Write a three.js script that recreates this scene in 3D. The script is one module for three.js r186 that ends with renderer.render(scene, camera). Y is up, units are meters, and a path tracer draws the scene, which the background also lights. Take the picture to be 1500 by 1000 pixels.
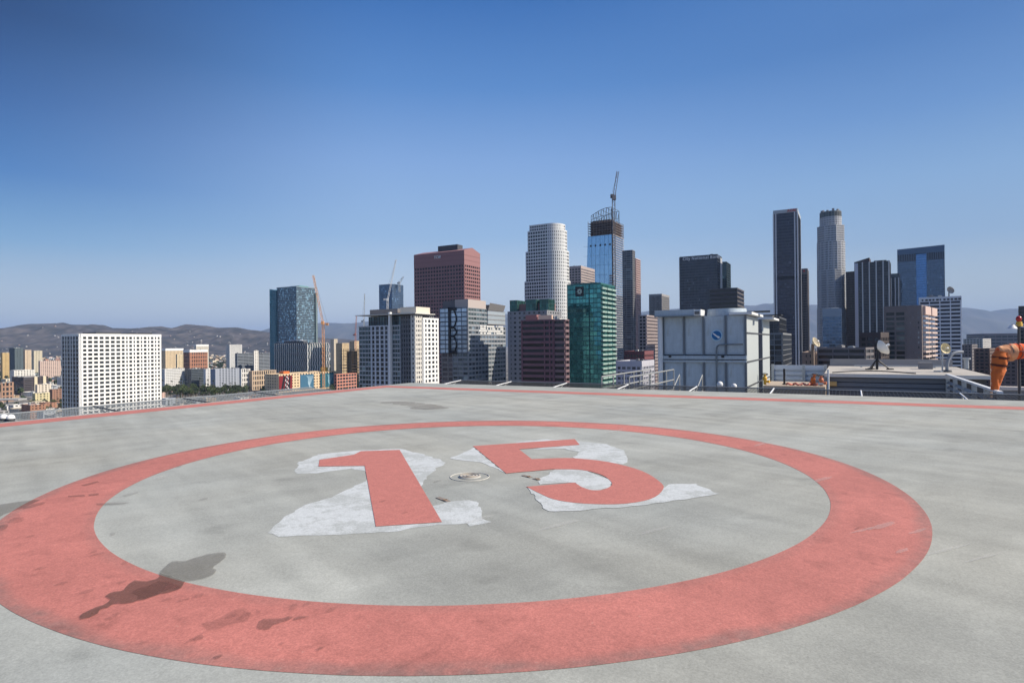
import * as THREE from 'three';
import { ImprovedNoise } from 'three/addons/math/ImprovedNoise.js';
import { mergeGeometries } from 'three/addons/utils/BufferGeometryUtils.js';
import { FontLoader } from 'three/addons/loaders/FontLoader.js';
import { TextGeometry } from 'three/addons/geometries/TextGeometry.js';

// ------------------------------------------------------------------ camera, sky, sun, exposure
const scene = new THREE.Scene();
const F = 880, EYE = 90, DECK = 88.35, TH = 0.507;          // focal length in photo pixels, eye and deck height above the street, turn of the street grid
const camera = new THREE.PerspectiveCamera(2 * Math.atan(500 / F) * 180 / Math.PI, 1024 / 682, 0.1, 90000);
camera.position.set(0, EYE, 0);
camera.rotation.order = 'YXZ';
camera.rotation.set(0.0034, 0, -0.0095);
camera.updateMatrixWorld(true);

const SUN_AZ = 103 * Math.PI / 180, SUN_EL = 40 * Math.PI / 180;   // azimuth clockwise from straight ahead
const sunDir = new THREE.Vector3(Math.sin(SUN_AZ) * Math.cos(SUN_EL), Math.sin(SUN_EL), -Math.cos(SUN_AZ) * Math.cos(SUN_EL));
const sun = new THREE.DirectionalLight(0xfff3e0, 5);
sun.position.copy(sunDir).multiplyScalar(400).add(new THREE.Vector3(0, 60, -300));
sun.target.position.set(0, 60, -300);
sun.castShadow = true;
sun.shadow.mapSize.set(4096, 4096);
Object.assign(sun.shadow.camera, { left: -900, right: 900, top: 900, bottom: -900, near: 1, far: 3000 });
scene.add(sun, sun.target);

const V3 = (x, y, z) => new THREE.Vector3(x, y, z), SKY_SCALE = 0.86;
const lin = c => { c /= 255; return c <= 0.04045 ? c / 12.92 : Math.pow((c + 0.055) / 1.055, 2.4); };
{
  // clear sky: darkest away from the sun, paler towards it and towards the hazy horizon
  const stops = [
    [-0.82, [[0, 232, 238, 238], [3.4, 198, 213, 222], [8, 122, 170, 212], [12.9, 58, 119, 186], [18, 34, 88, 153], [23.5, 12, 54, 108], [45, 20, 62, 120], [90, 48, 96, 162]]],
    [-0.26, [[0, 238, 243, 243], [4, 208, 223, 235], [10, 154, 189, 227], [16.6, 131, 169, 221], [23, 88, 138, 202], [29.7, 56, 110, 180], [45, 56, 106, 176], [90, 48, 96, 162]]],
    [0.42, [[0, 222, 229, 229], [4, 189, 205, 214], [8, 150, 181, 214], [12.9, 134, 172, 215], [18, 102, 147, 204], [23.5, 76, 124, 187], [45, 68, 118, 186], [90, 48, 96, 162]]],
  ];
  const ramp = (list, e) => {
    let k = 0; while (k < list.length - 2 && e > list[k + 1][0]) k++;
    const t = Math.min(1, Math.max(0, (e - list[k][0]) / (list[k + 1][0] - list[k][0])));
    return [1, 2, 3].map(j => lin(list[k][j]) * (1 - t) + lin(list[k + 1][j]) * t);
  };
  const W = 1024, H = 512, data = new Float32Array(W * H * 4);
  for (let j = 0; j < H; j++) for (let i = 0; i < W; i++) {
    const el = ((j + 0.5) / H - 0.5) * 180, ang = ((i + 0.5) / W - 0.5) * 2 * Math.PI;
    const az = Math.atan2(Math.cos(ang), -Math.sin(ang));
    const s = Math.cos(az - SUN_AZ), e = Math.max(0, el);
    const [A, B, C] = stops.map(x => ramp(x[1], e));
    let c;
    const sm = t => { t = Math.min(1, Math.max(0, t)); return t * t * (3 - 2 * t); };
    if (s < -0.26) { const t = sm((s + 0.92) / 0.52); c = A.map((v, n) => v + (B[n] - v) * t); }
    else { const t = sm((s + 0.26) / 0.75); c = B.map((v, n) => v + (C[n] - v) * t); }
    const o = (j * W + i) * 4;
    const dir = V3(Math.sin(az) * Math.cos(e * Math.PI / 180), Math.sin(e * Math.PI / 180), -Math.cos(az) * Math.cos(e * Math.PI / 180)), off = dir.angleTo(sunDir) * 180 / Math.PI, glow = 1.1 * Math.exp(-off * off / 500) + 0.35 * Math.exp(-off / 16);   // pale aureole round the sun
    const G = [1, 0.94, 0.82];
    for (let n = 0; n < 3; n++) data[o + n] = SKY_SCALE * ((el < 0 ? c[n] * 0.8 : c[n]) + glow * G[n]);
    data[o + 3] = 1;
  }
  const sky = new THREE.DataTexture(data, W, H, THREE.RGBAFormat, THREE.FloatType);
  sky.mapping = THREE.EquirectangularReflectionMapping;
  sky.magFilter = sky.minFilter = THREE.LinearFilter; sky.needsUpdate = true;
  scene.background = sky; scene.environment = sky;
}
const renderer = new THREE.WebGLRenderer({ antialias: true });
renderer.setSize(1024, 682);
renderer.toneMapping = THREE.LinearToneMapping;
renderer.toneMappingExposure = 1.2;
renderer.shadowMap.enabled = true;
scene.fog = new THREE.FogExp2(0xb4d2ff, 0.000036);

// ------------------------------------------------------------------ helpers
let seed = 20177;
const R = () => { seed = (seed * 1664525 + 1013904223) >>> 0; return seed / 4294967296; };
const rr = (a, b) => a + (b - a) * R();
const pick = a => a[Math.floor(R() * a.length)];
const V = (x, y, z) => new THREE.Vector3(x, y, z);
const perlin = new ImprovedNoise();
const fbm = (x, y, z = 0, o = 4) => { let s = 0, a = 0.5; for (let i = 0; i < o; i++) { s += a * perlin.noise(x, y, z + i * 7.3); x *= 2.03; y *= 2.03; a *= 0.5; } return s; };
const clamp = (x, a = 0, b = 1) => Math.min(b, Math.max(a, x));
const sstep = (a, b, x) => { x = clamp((x - a) / (b - a)); return x * x * (3 - 2 * x); };

const used = {};
const numbered = n => { used[n] = (used[n] || 0) + 1; return used[n] === 1 ? n : n + '_' + String(used[n] - 1).padStart(3, '0'); };
function tag(o, label, category, group, kind) {
  if (label) o.userData.label = label;
  if (category) o.userData.category = category;
  if (group) o.userData.group = group;
  if (kind) o.userData.kind = kind;
  return o;
}
function top(name, label, category, { pos = [0, 0, 0], turn = 0, group, kind } = {}) {
  const g = new THREE.Group(); g.name = numbered(name); g.position.set(...pos); g.rotation.y = turn;
  tag(g, label, category, group, kind); scene.add(g); return g;
}
function mesh(name, geo, mat, parent, kind) {
  const m = new THREE.Mesh(geo, mat); m.name = parent === scene ? numbered(name) : name;
  m.castShadow = m.receiveShadow = true; if (kind) m.userData.kind = kind; parent.add(m); return m;
}
function copyOf(o, label, group) {
  const c = o.clone(); c.name = numbered(o.name.replace(/_\d{3}$/, '')); c.userData = { ...o.userData };
  if (label) c.userData.label = label; if (group) c.userData.group = group; scene.add(c); return c;
}
const ray = (px, py) => { const v = V((px - 750) / F, -(py - 500) / F, -1).applyQuaternion(camera.quaternion); return v.multiplyScalar(-1 / v.z); };
const at = (px, py, depth) => ray(px, py).multiplyScalar(depth).add(camera.position);

const matCache = {};
function paint(r, g, b, rough = 0.85, metal = 0, extra = {}) {          // plain coloured surface, tinted by vertex colours
  const key = [r, g, b, rough, metal, JSON.stringify(extra)].join();
  if (!matCache[key]) {
    const m = new THREE.MeshStandardMaterial({ roughness: rough, metalness: metal, vertexColors: true, side: THREE.DoubleSide, ...extra });
    m.color.setRGB(r, g, b); matCache[key] = m;
  }
  return matCache[key];
}

class GB {                                                              // collects faces into one geometry
  constructor() { this.p = []; this.n = []; this.u = []; this.c = []; this.i = []; }
  vert(x, y, z, nx, ny, nz, u, v, c) { this.p.push(x, y, z); this.n.push(nx, ny, nz); this.u.push(u, v); if (c && c.length) this.c.push(c[0], c[1], c[2]); else { const k = c || 1; this.c.push(k, k, k); } return this.p.length / 3 - 1; }
  quad(a, b, c, d, col, tilt) {
    const e1 = b.clone().sub(a), e2 = d.clone().sub(a), n = e1.clone().cross(e2).normalize();
    if (tilt) n.add(tilt).normalize();
    const w = e1.length(), h = e2.length();
    const i0 = this.vert(a.x, a.y, a.z, n.x, n.y, n.z, 0, 0, col); this.vert(b.x, b.y, b.z, n.x, n.y, n.z, w, 0, col);
    this.vert(c.x, c.y, c.z, n.x, n.y, n.z, w, h, col); this.vert(d.x, d.y, d.z, n.x, n.y, n.z, 0, h, col);
    this.i.push(i0, i0 + 1, i0 + 2, i0, i0 + 2, i0 + 3); return this;
  }
  box(cx, cy, cz, sx, sy, sz, col, rot = 0) {                           // rot turns about y
    const C = Math.cos(rot), S = Math.sin(rot), f = (x, y, z) => V(cx + (x * C + z * S) * 0.5, cy + y * 0.5, cz + (-x * S + z * C) * 0.5);
    const P = (a, b, c) => f(a * sx, b * sy, c * sz);
    this.quad(P(-1, -1, 1), P(1, -1, 1), P(1, 1, 1), P(-1, 1, 1), col); this.quad(P(1, -1, -1), P(-1, -1, -1), P(-1, 1, -1), P(1, 1, -1), col);
    this.quad(P(1, -1, 1), P(1, -1, -1), P(1, 1, -1), P(1, 1, 1), col); this.quad(P(-1, -1, -1), P(-1, -1, 1), P(-1, 1, 1), P(-1, 1, -1), col);
    this.quad(P(-1, 1, 1), P(1, 1, 1), P(1, 1, -1), P(-1, 1, -1), col); this.quad(P(-1, -1, -1), P(1, -1, -1), P(1, -1, 1), P(-1, -1, 1), col);
    return this;
  }
  b6(x0, x1, y0, y1, z0, z1, col) { return this.box((x0 + x1) / 2, (y0 + y1) / 2, (z0 + z1) / 2, x1 - x0, y1 - y0, z1 - z0, col); }
  bar(p, q, r0, r1 = r0, sides = 4, col) {                              // tapered rod between two points
    const d = q.clone().sub(p).normalize(), up = Math.abs(d.y) > 0.95 ? V(1, 0, 0) : V(0, 1, 0), s = d.clone().cross(up).normalize(), t = s.clone().cross(d);
    const o = this.p.length / 3, L = p.distanceTo(q);
    for (let e = 0; e < 2; e++) for (let k = 0; k <= sides; k++) {
      const a = (k + 0.5) / sides * 2 * Math.PI, n = s.clone().multiplyScalar(Math.cos(a)).addScaledVector(t, Math.sin(a)), r = e ? r1 : r0, c = e ? q : p;
      this.vert(c.x + n.x * r, c.y + n.y * r, c.z + n.z * r, n.x, n.y, n.z, k / sides * 6.28 * r0, e * L, col);
    }
    for (let k = 0; k < sides; k++) { const a = o + k, b = a + sides + 1; this.i.push(a, b + 1, a + 1, a, b, b + 1); }
    for (let e = 0; e < 2; e++) {
      const c = e ? q : p, n = e ? d : d.clone().negate(), o2 = this.vert(c.x, c.y, c.z, n.x, n.y, n.z, 0, 0, col), r = e ? r1 : r0;
      for (let k = 0; k <= sides; k++) { const a = (k + 0.5) / sides * 2 * Math.PI, v = s.clone().multiplyScalar(Math.cos(a) * r).addScaledVector(t, Math.sin(a) * r).add(c); this.vert(v.x, v.y, v.z, n.x, n.y, n.z, 0, 0, col); }
      for (let k = 0; k < sides; k++) e ? this.i.push(o2, o2 + 2 + k, o2 + 1 + k) : this.i.push(o2, o2 + 1 + k, o2 + 2 + k);
    }
    return this;
  }
  geo(g, col) {                                                         // any three.js geometry
    g = g.index ? g : g; const o = this.p.length / 3, P = g.attributes.position, N = g.attributes.normal, U = g.attributes.uv;
    for (let k = 0; k < P.count; k++) this.vert(P.getX(k), P.getY(k), P.getZ(k), N.getX(k), N.getY(k), N.getZ(k), U ? U.getX(k) : 0, U ? U.getY(k) : 0, col);
    if (g.index) for (let k = 0; k < g.index.count; k++) this.i.push(o + g.index.getX(k)); else for (let k = 0; k < P.count; k++) this.i.push(o + k);
    return this;
  }
  cap(poly, y, col) {                                                   // flat polygon roof
    const s = new THREE.Shape(poly.map(([x, z]) => new THREE.Vector2(x, -z))), g = new THREE.ShapeGeometry(s); g.rotateX(-Math.PI / 2); g.translate(0, y, 0); return this.geo(g, col);
  }
  g() {
    const g = new THREE.BufferGeometry();
    g.setAttribute('position', new THREE.Float32BufferAttribute(this.p, 3)); g.setAttribute('normal', new THREE.Float32BufferAttribute(this.n, 3));
    g.setAttribute('uv', new THREE.Float32BufferAttribute(this.u, 2)); g.setAttribute('color', new THREE.Float32BufferAttribute(this.c, 3)); g.setIndex(this.i); return g;
  }
  to(name, mat, parent, kind) { return this.p.length ? mesh(name, this.g(), mat, parent, kind) : null; }
}
const rect = (x0, x1, z0, z1) => [[x0, z1], [x1, z1], [x1, z0], [x0, z0]];   // z1 is the front (towards the street side we see)

// ------------------------------------------------------------------ facade of one block of a building: real panes behind piers and floor bands
function facade(g, { poly, poly1, y0 = 0, y1, fh = 3.8, bw = 3, sp = 1.2, pw = 0.6, proj = 0.25, pierProj, wall, glass, gv = 0.25, blinds = 0.08, blindCol = [2.2, 2.2, 2.1], roof, parapet = 1.2, split = false, bays, topBand = 0, tilt = 0.012, spTop = false, names = {} }) {
  const W = new GB(), G = new GB(), P1 = poly1 || poly, nf = Math.max(1, Math.round((y1 - topBand - y0) / fh)), fH = (y1 - topBand - y0) / nf;
  pierProj = pierProj ?? proj + 0.08;
  const pt = (k, y) => { const t = (y - y0) / (y1 - y0), a = poly[k % poly.length], b = P1[k % poly.length]; return [a[0] + (b[0] - a[0]) * t, a[1] + (b[1] - a[1]) * t]; };
  const bands = Array.from({ length: nf + 1 }, () => new GB());
  for (let k = 0; k < poly.length; k++) {
    const A0 = pt(k, y0), B0 = pt(k + 1, y0), len = Math.hypot(B0[0] - A0[0], B0[1] - A0[1]);
    if (len < 0.05) continue;
    const d = [(B0[0] - A0[0]) / len, (B0[1] - A0[1]) / len], n = [-d[1], d[0]], rot = -Math.atan2(d[1], d[0]);
    let cuts = [0];
    if (bays && bays[k]) { let s = 0; const tot = bays[k].reduce((a, b) => a + b, 0); for (const b of bays[k]) cuts.push((s += b) / tot); }
    else { const nb = Math.max(1, Math.round(len / bw)); for (let i = 1; i <= nb; i++) cuts.push(i / nb); }
    for (let f = 0; f < nf; f++) {
      const ya = y0 + f * fH, yb = ya + fH, a = pt(k, ya), b = pt(k + 1, ya), a2 = pt(k, yb), b2 = pt(k + 1, yb);
      if (glass) for (let i = 0; i < cuts.length - 1; i++) {
        const t0 = cuts[i], t1 = cuts[i + 1], L = (p, q, t, y) => V(p[0] + (q[0] - p[0]) * t, y, p[1] + (q[1] - p[1]) * t);
        const v = 1 - gv + 2 * gv * R(), c = R() < blinds ? blindCol.map(x => x * v) : [v, v, v];
        G.quad(L(a, b, t0, ya), L(a, b, t1, ya), L(a2, b2, t1, yb), L(a2, b2, t0, yb), c, V(rr(-tilt, tilt), rr(-tilt, tilt), rr(-tilt, tilt)));
      }
      if (sp > 0) {
        const l2 = Math.hypot(b[0] - a[0], b[1] - a[1]), c = 0.94 + 0.12 * R(), yc = spTop ? yb - sp / 2 : ya + sp / 2;
        bands[f].box((a[0] + b[0]) / 2 + n[0] * (proj / 2 - 0.1), yc, (a[1] + b[1]) / 2 + n[1] * (proj / 2 - 0.1), l2 + proj, sp, proj + 0.2, c, rot);
      }
    }
    if (pw > 0) for (let i = 0; i < cuts.length; i++) {
      if (i === cuts.length - 1 && k < poly.length) { /* the next side starts with its own corner pier */ }
      const t = cuts[i], lo = pt(k, y0), lo2 = pt(k + 1, y0), hi = pt(k, y1), hi2 = pt(k + 1, y1), c = 0.95 + 0.1 * R();
      const q = Math.min(Math.max(t, pw / 2 / len), 1 - pw / 2 / len);
      const p = V(lo[0] + (lo2[0] - lo[0]) * q, y0, lo[1] + (lo2[1] - lo[1]) * q), p2 = V(hi[0] + (hi2[0] - hi[0]) * q, y1, hi[1] + (hi2[1] - hi[1]) * q);
      if (!poly1) W.box(p.x + n[0] * (pierProj / 2 - 0.1), (y0 + y1) / 2, p.z + n[1] * (pierProj / 2 - 0.1), pw, y1 - y0, pierProj + 0.2, c, rot);
      else { p.x += n[0] * 0.05; p.z += n[1] * 0.05; p2.x += n[0] * 0.05; p2.z += n[1] * 0.05; W.bar(p, p2, pw / 2, pw / 2, 4, c); }
    }
    const a = pt(k, y1), b = pt(k + 1, y1), l2 = Math.hypot(b[0] - a[0], b[1] - a[1]);
    const hB = parapet + topBand;
    if (hB > 0) W.box((a[0] + b[0]) / 2 + n[0] * (proj / 2 - 0.12), y1 - topBand + hB / 2, (a[1] + b[1]) / 2 + n[1] * (proj / 2 - 0.12), l2 + proj + 0.3, hB, proj + 0.3, 1, rot);
  }
  if (split) bands.forEach(b => b.to(names.band || 'floor_band', wall, g)); else for (const b of bands) if (b.p.length) { const o = W.p.length / 3; W.p.push(...b.p); W.n.push(...b.n); W.u.push(...b.u); W.c.push(...b.c); for (const i of b.i) W.i.push(i + o); }
  const wm = W.to(names.wall || 'facade_frame', wall, g); if (wm) wm.userData.kind = 'stuff';
  if (glass) G.to(names.glass || 'window_panes', glass, g, 'stuff');
  new GB().cap(P1, y1 + 0.05, 1).to('roof', roof || MAT.roofGrey, g);
}
function site(name, label, category, { xc, yc, depth, th = TH, group }) {   // a building plot: its near corner at pixel column xc, depth metres away
  const d = ray(xc, yc), P = d.clone().multiplyScalar(depth);
  const g = top(name, label, category, { pos: [P.x, 0, P.z], turn: -th, group });
  const ax = Math.cos(th), aD = -Math.sin(th), bx = Math.sin(th), bD = Math.cos(th);
  const solve = (px, py, dx, dD) => { const k = ray(px, py).x; return (k * depth - P.x) / (dx - k * dD); };
  return { g, depth,
    wl: (px, py = yc) => solve(px, py, -ax, -aD), wr: (px, py = yc) => solve(px, py, ax, aD), back: (px, py = yc) => solve(px, py, bx, bD),
    H: (py, px = xc, dep = depth) => EYE + ray(px, py).y * dep };
}
// ------------------------------------------------------------------ shared materials (linear base colours)
const glassM = (r, g, b, metal = 0, rough = 0.1) => paint(r, g, b, rough, metal);
const MAT = {
  roofGrey: paint(0.27, 0.27, 0.26, 0.95), roofPale: paint(0.55, 0.53, 0.48, 0.95), roofDark: paint(0.09, 0.09, 0.1, 0.95), roofTan: paint(0.4, 0.34, 0.27, 0.95),
  white: paint(0.78, 0.78, 0.76, 0.8), offwhite: paint(0.62, 0.61, 0.57, 0.85), concrete: paint(0.42, 0.41, 0.39, 0.9), darkGrey: paint(0.07, 0.075, 0.085, 0.6),
  midGrey: paint(0.22, 0.22, 0.23, 0.8), black: paint(0.015, 0.016, 0.02, 0.5), steel: paint(0.45, 0.47, 0.48, 0.45, 0.55), whitePaint: paint(0.72, 0.73, 0.73, 0.5), darkSteel: paint(0.08, 0.085, 0.09, 0.5, 0.3),
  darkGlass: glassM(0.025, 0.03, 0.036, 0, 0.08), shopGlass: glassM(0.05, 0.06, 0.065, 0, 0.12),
  leaf: paint(0.062, 0.085, 0.03, 0.9, 0), leafDark: paint(0.038, 0.056, 0.026, 0.9, 0), bark: paint(0.11, 0.08, 0.055, 0.95),
  orange: paint(0.62, 0.16, 0.035, 0.6), red: paint(0.5, 0.05, 0.035, 0.6), yellow: paint(0.68, 0.4, 0.05, 0.6), blue: paint(0.03, 0.13, 0.33, 0.5),
};

// ------------------------------------------------------------------ ground, hills
function noiseTex(size, fn, srgb = true) {
  const d = new Uint8Array(size * size * 4);
  for (let j = 0; j < size; j++) for (let i = 0; i < size; i++) { const c = fn(i / size, j / size), o = (j * size + i) * 4; for (let k = 0; k < 3; k++) d[o + k] = clamp(c[k]) * 255; d[o + 3] = 255; }
  const t = new THREE.DataTexture(d, size, size, THREE.RGBAFormat); t.wrapS = t.wrapT = THREE.RepeatWrapping; t.magFilter = THREE.LinearFilter; t.minFilter = THREE.LinearMipmapLinearFilter; t.generateMipmaps = true; t.anisotropy = 8;
  if (srgb) t.colorSpace = THREE.SRGBColorSpace; t.needsUpdate = true; return t;
}
// tiling fractal noise from a random lattice
function tileNoise(period, salt) {
  const L = new Float32Array(period * period); let s = salt * 7919 + 13; for (let i = 0; i < L.length; i++) { s = (s * 1664525 + 1013904223) >>> 0; L[i] = s / 4294967296; }
  return (u, v) => { const x = u * period, y = v * period, i = Math.floor(x), j = Math.floor(y), f = x - i, g = y - j, a = f * f * (3 - 2 * f), b = g * g * (3 - 2 * g), q = (m, n) => L[((n % period + period) % period) * period + ((m % period + period) % period)];
    return (q(i, j) * (1 - a) + q(i + 1, j) * a) * (1 - b) + (q(i, j + 1) * (1 - a) + q(i + 1, j + 1) * a) * b; };
}
{
  const n1 = tileNoise(24, 3), n2 = tileNoise(96, 4);
  const t = noiseTex(512, (u, v) => { const k = 0.5 + 0.28 * (n1(u, v) - 0.5) + 0.3 * (n2(u, v) - 0.5); return [k, k * 0.98, k * 0.94]; });
  t.repeat.set(1 / 400, 1 / 400);
  const g = new THREE.CircleGeometry(45000, 96); g.rotateX(-Math.PI / 2);
  const uv = g.attributes.uv, P = g.attributes.position; for (let k = 0; k < P.count; k++) uv.setXY(k, P.getX(k), P.getZ(k));
  const m = new THREE.MeshStandardMaterial({ map: t, roughness: 1 }); m.color.setRGB(0.75, 0.74, 0.72);
  tag(mesh('ground', g, m, scene), 'flat grey city ground reaching to the hills', 'ground', null, 'structure');
}
function ridge(name, label, pts, dNear, dTop, dFar, col1, col2, rough, seedZ, nx = 220, ny = 26) {
  const xs = pts.map(([px, py]) => { const r = ray(px, py); return [r.x * dTop, EYE + r.y * dTop]; });
  const top = x => { let k = 0; while (k < xs.length - 2 && x > xs[k + 1][0]) k++; const t = clamp((x - xs[k][0]) / (xs[k + 1][0] - xs[k][0])), s = t * t * (3 - 2 * t); return xs[k][1] + (xs[k + 1][1] - xs[k][1]) * (0.5 * t + 0.5 * s); };
  const x0 = xs[0][0], x1 = xs[xs.length - 1][0], pos = [], col = [], idx = [];
  for (let j = 0; j <= ny; j++) for (let i = 0; i <= nx; i++) {
    const t = j / ny, x = x0 + (x1 - x0) * i / nx, up = t < 0.7, s = up ? t / 0.7 : (1 - t) / 0.3, D = up ? dNear + (dTop - dNear) * s : dTop + (dFar - dTop) * (1 - s);
    const q = rough, n = fbm(x / q, D / q, seedZ, 5), gul = Math.abs(fbm(x / q * 1.7 + 9, D / q * 0.6, seedZ + 3, 4));
    const sp = 1 - Math.abs(fbm(x / q * 2.1, D / q * 0.9, seedZ + 11, 4)) * 2.4, h = top(x + n * q * 0.03) * Math.pow(s, 0.8) * (1 - (1 - s) * (0.75 * gul * 2.2) + (up ? (1 - s) * s * (n * 2.2 + sp * 0.9) : 0)) - 3;
    pos.push(x, Math.max(-3, h), -D);
    const w = clamp(0.5 + 2.2 * fbm(x / q * 5, D / q * 5, seedZ + 5, 5)), e = 0.7 + 0.7 * R();
    for (let c = 0; c < 3; c++) col.push((col1[c] + (col2[c] - col1[c]) * w) * e);
  }
  for (let j = 0; j < ny; j++) for (let i = 0; i < nx; i++) { const a = j * (nx + 1) + i, b = a + nx + 1; idx.push(a, a + 1, b + 1, a, b + 1, b); }
  const g = new THREE.BufferGeometry(); g.setAttribute('position', new THREE.Float32BufferAttribute(pos, 3)); g.setAttribute('color', new THREE.Float32BufferAttribute(col, 3)); g.setIndex(idx); g.computeVertexNormals();
  tag(mesh(name, g, paint(1, 1, 1, 1), scene), label, 'hills', null, 'structure'); return { pos, nx, ny };
}
const hillGrid = ridge('hills', 'scrub covered brown hills rising behind the low-rise city', [[-900, 500], [-640, 488], [-480, 479], [-360, 484], [-260, 480], [-170, 486], [-80, 483], [-40, 489], [0, 484], [20, 477], [40, 474], [80, 473], [91, 472], [105, 475], [150, 475.5], [162, 480], [210, 481], [235, 477.5], [250, 480], [272, 474.5], [300, 476.5], [320, 479.5], [345, 479], [370, 483], [395, 486], [430, 490], [480, 495], [560, 500]], 5200, 7200, 9000, [0.085, 0.074, 0.07], [0.026, 0.027, 0.026], 700, 1.5, 900, 60);
ridge('mountains', 'long hazy blue mountain range along the horizon behind the towers', [[250, 505], [380, 488], [440, 474], [475, 471], [510, 473], [540, 469], [620, 460], [720, 462], [820, 455], [900, 458], [980, 452], [1060, 448], [1100, 447], [1118, 444], [1135, 446], [1160, 450], [1190, 445], [1225, 441], [1300, 448], [1370, 450], [1410, 453], [1440, 456], [1465, 453], [1500, 451], [1560, 456], [1680, 470], [1800, 500]], 17000, 23000, 27000, [0.09, 0.085, 0.075], [0.05, 0.055, 0.045], 3500, 8.2, 260, 24);

// ------------------------------------------------------------------ tree prototypes
function leafCrown(list, n, size, mat, parent, flat = 0.9) {            // many leaf clumps spread through a few lobes
  const b = new GB();
  for (let k = 0; k < n; k++) {
    const [cx, cy, cz, r, ry] = pick(list); let d; do { d = V(rr(-1, 1), rr(-1, 1), rr(-1, 1)); } while (d.length() > 1);
    d.multiplyScalar(0.55 + 0.5 * d.length()); const c = V(cx + d.x * r, cy + d.y * ry, cz + d.z * r), s = size * rr(0.6, 1.3);
    const n1 = V(rr(-1, 1), rr(-0.4, 1), rr(-1, 1)).normalize(), t1 = n1.clone().cross(V(rr(-1, 1), rr(-1, 1), rr(-1, 1))).normalize().multiplyScalar(s), t2 = n1.clone().cross(t1).multiplyScalar(flat);
    b.quad(c.clone().sub(t1).sub(t2), c.clone().add(t1).addScaledVector(t2, -0.6), c.clone().addScaledVector(t1, 0.7).add(t2), c.clone().addScaledVector(t1, -0.8).addScaledVector(t2, 0.8), rr(0.6, 1.5));
  }
  return b.to('crown', mat, parent, 'stuff');
}
function broadTree(h, mat, n = 420) {
  const g = new THREE.Group(), t = new GB(), lobes = [];
  t.bar(V(0, 0, 0), V(0.1, h * 0.45, 0), h * 0.032, h * 0.02, 6);
  for (let k = 0; k < 6; k++) { const a = k * 1.05 + R(), q = V(Math.cos(a) * h * rr(0.14, 0.26), h * rr(0.55, 0.82), Math.sin(a) * h * rr(0.14, 0.26)); t.bar(V(0.1, h * rr(0.3, 0.45), 0), q, h * 0.014, h * 0.005, 5); lobes.push([q.x, q.y, q.z, h * rr(0.13, 0.2), h * rr(0.11, 0.17)]); }
  lobes.push([0, h * 0.82, 0, h * 0.17, h * 0.17]);
  t.to('trunk', MAT.bark, g); leafCrown(lobes, n, h * 0.035, mat, g); return g;
}
function palmTree(h) {
  const g = new THREE.Group(), t = new GB(), b = new GB();
  let p = V(0, 0, 0); for (let k = 1; k <= 4; k++) { const q = V(Math.sin(k) * 0.12, h * k / 4, Math.cos(k * 1.3) * 0.12); t.bar(p, q, 0.34 - k * 0.04, 0.3 - k * 0.04, 6); p = q; }
  for (let k = 0; k < 22; k++) {
    const a = k * 2.4, e = rr(-0.7, 0.95), L = rr(1.8, 2.6); let c = p.clone(), d = V(Math.cos(a) * Math.cos(e), Math.sin(e), Math.sin(a) * Math.cos(e));
    const s = V(-Math.sin(a), 0, Math.cos(a));
    for (let m = 0; m < 3; m++) { const nx = c.clone().addScaledVector(d, L / 3), w0 = m ? 0.38 : 0.16, w1 = m < 2 ? 0.38 : 0.05; b.quad(c.clone().addScaledVector(s, -w0), c.clone().addScaledVector(s, w0), nx.clone().addScaledVector(s, w1), nx.clone().addScaledVector(s, -w1), rr(0.7, 1.3)); c = nx; d.y -= 0.42; d.normalize(); }
  }
  t.to('trunk', MAT.bark, g); b.to('crown', MAT.leafDark, g, 'stuff'); return g;
}
function cypressTree(h) {
  const g = new THREE.Group(), t = new GB(), lobes = []; t.bar(V(0, 0, 0), V(0, h * 0.8, 0), 0.2, 0.06, 5);
  for (let k = 0; k < 7; k++) lobes.push([0, h * (0.14 + k * 0.125), 0, h * 0.11 * (1 - k * 0.11), h * 0.1]);
  t.to('trunk', MAT.bark, g); leafCrown(lobes, 260, h * 0.032, MAT.leafDark, g); return g;
}
const TREES = [broadTree(13, MAT.leaf), broadTree(11, MAT.leafDark), palmTree(19), cypressTree(12), broadTree(9, MAT.leaf, 300)];
const TREE_LABEL = ['broad green street tree among the low-rise blocks', 'dark rounded street tree among the low-rise blocks', 'tall thin palm with a small tuft of fronds', 'narrow dark cypress among the low-rise blocks', 'small spreading green tree among the low-rise blocks'];
const TREE_NAME = ['broad_tree', 'dark_tree', 'palm_tree', 'cypress_tree', 'small_tree'];
function plant(kind, x, z, s = 1, y = 0) {
  const c = TREES[kind].clone(); c.name = numbered(TREE_NAME[kind]); c.position.set(x, y, z); c.rotation.y = R() * 6.28; c.scale.setScalar(s);
  tag(c, TREE_LABEL[kind], kind === 2 ? 'palm' : 'tree', TREE_NAME[kind].replace('_', ' ') + 's of the low city'); scene.add(c); return c;
}
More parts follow.
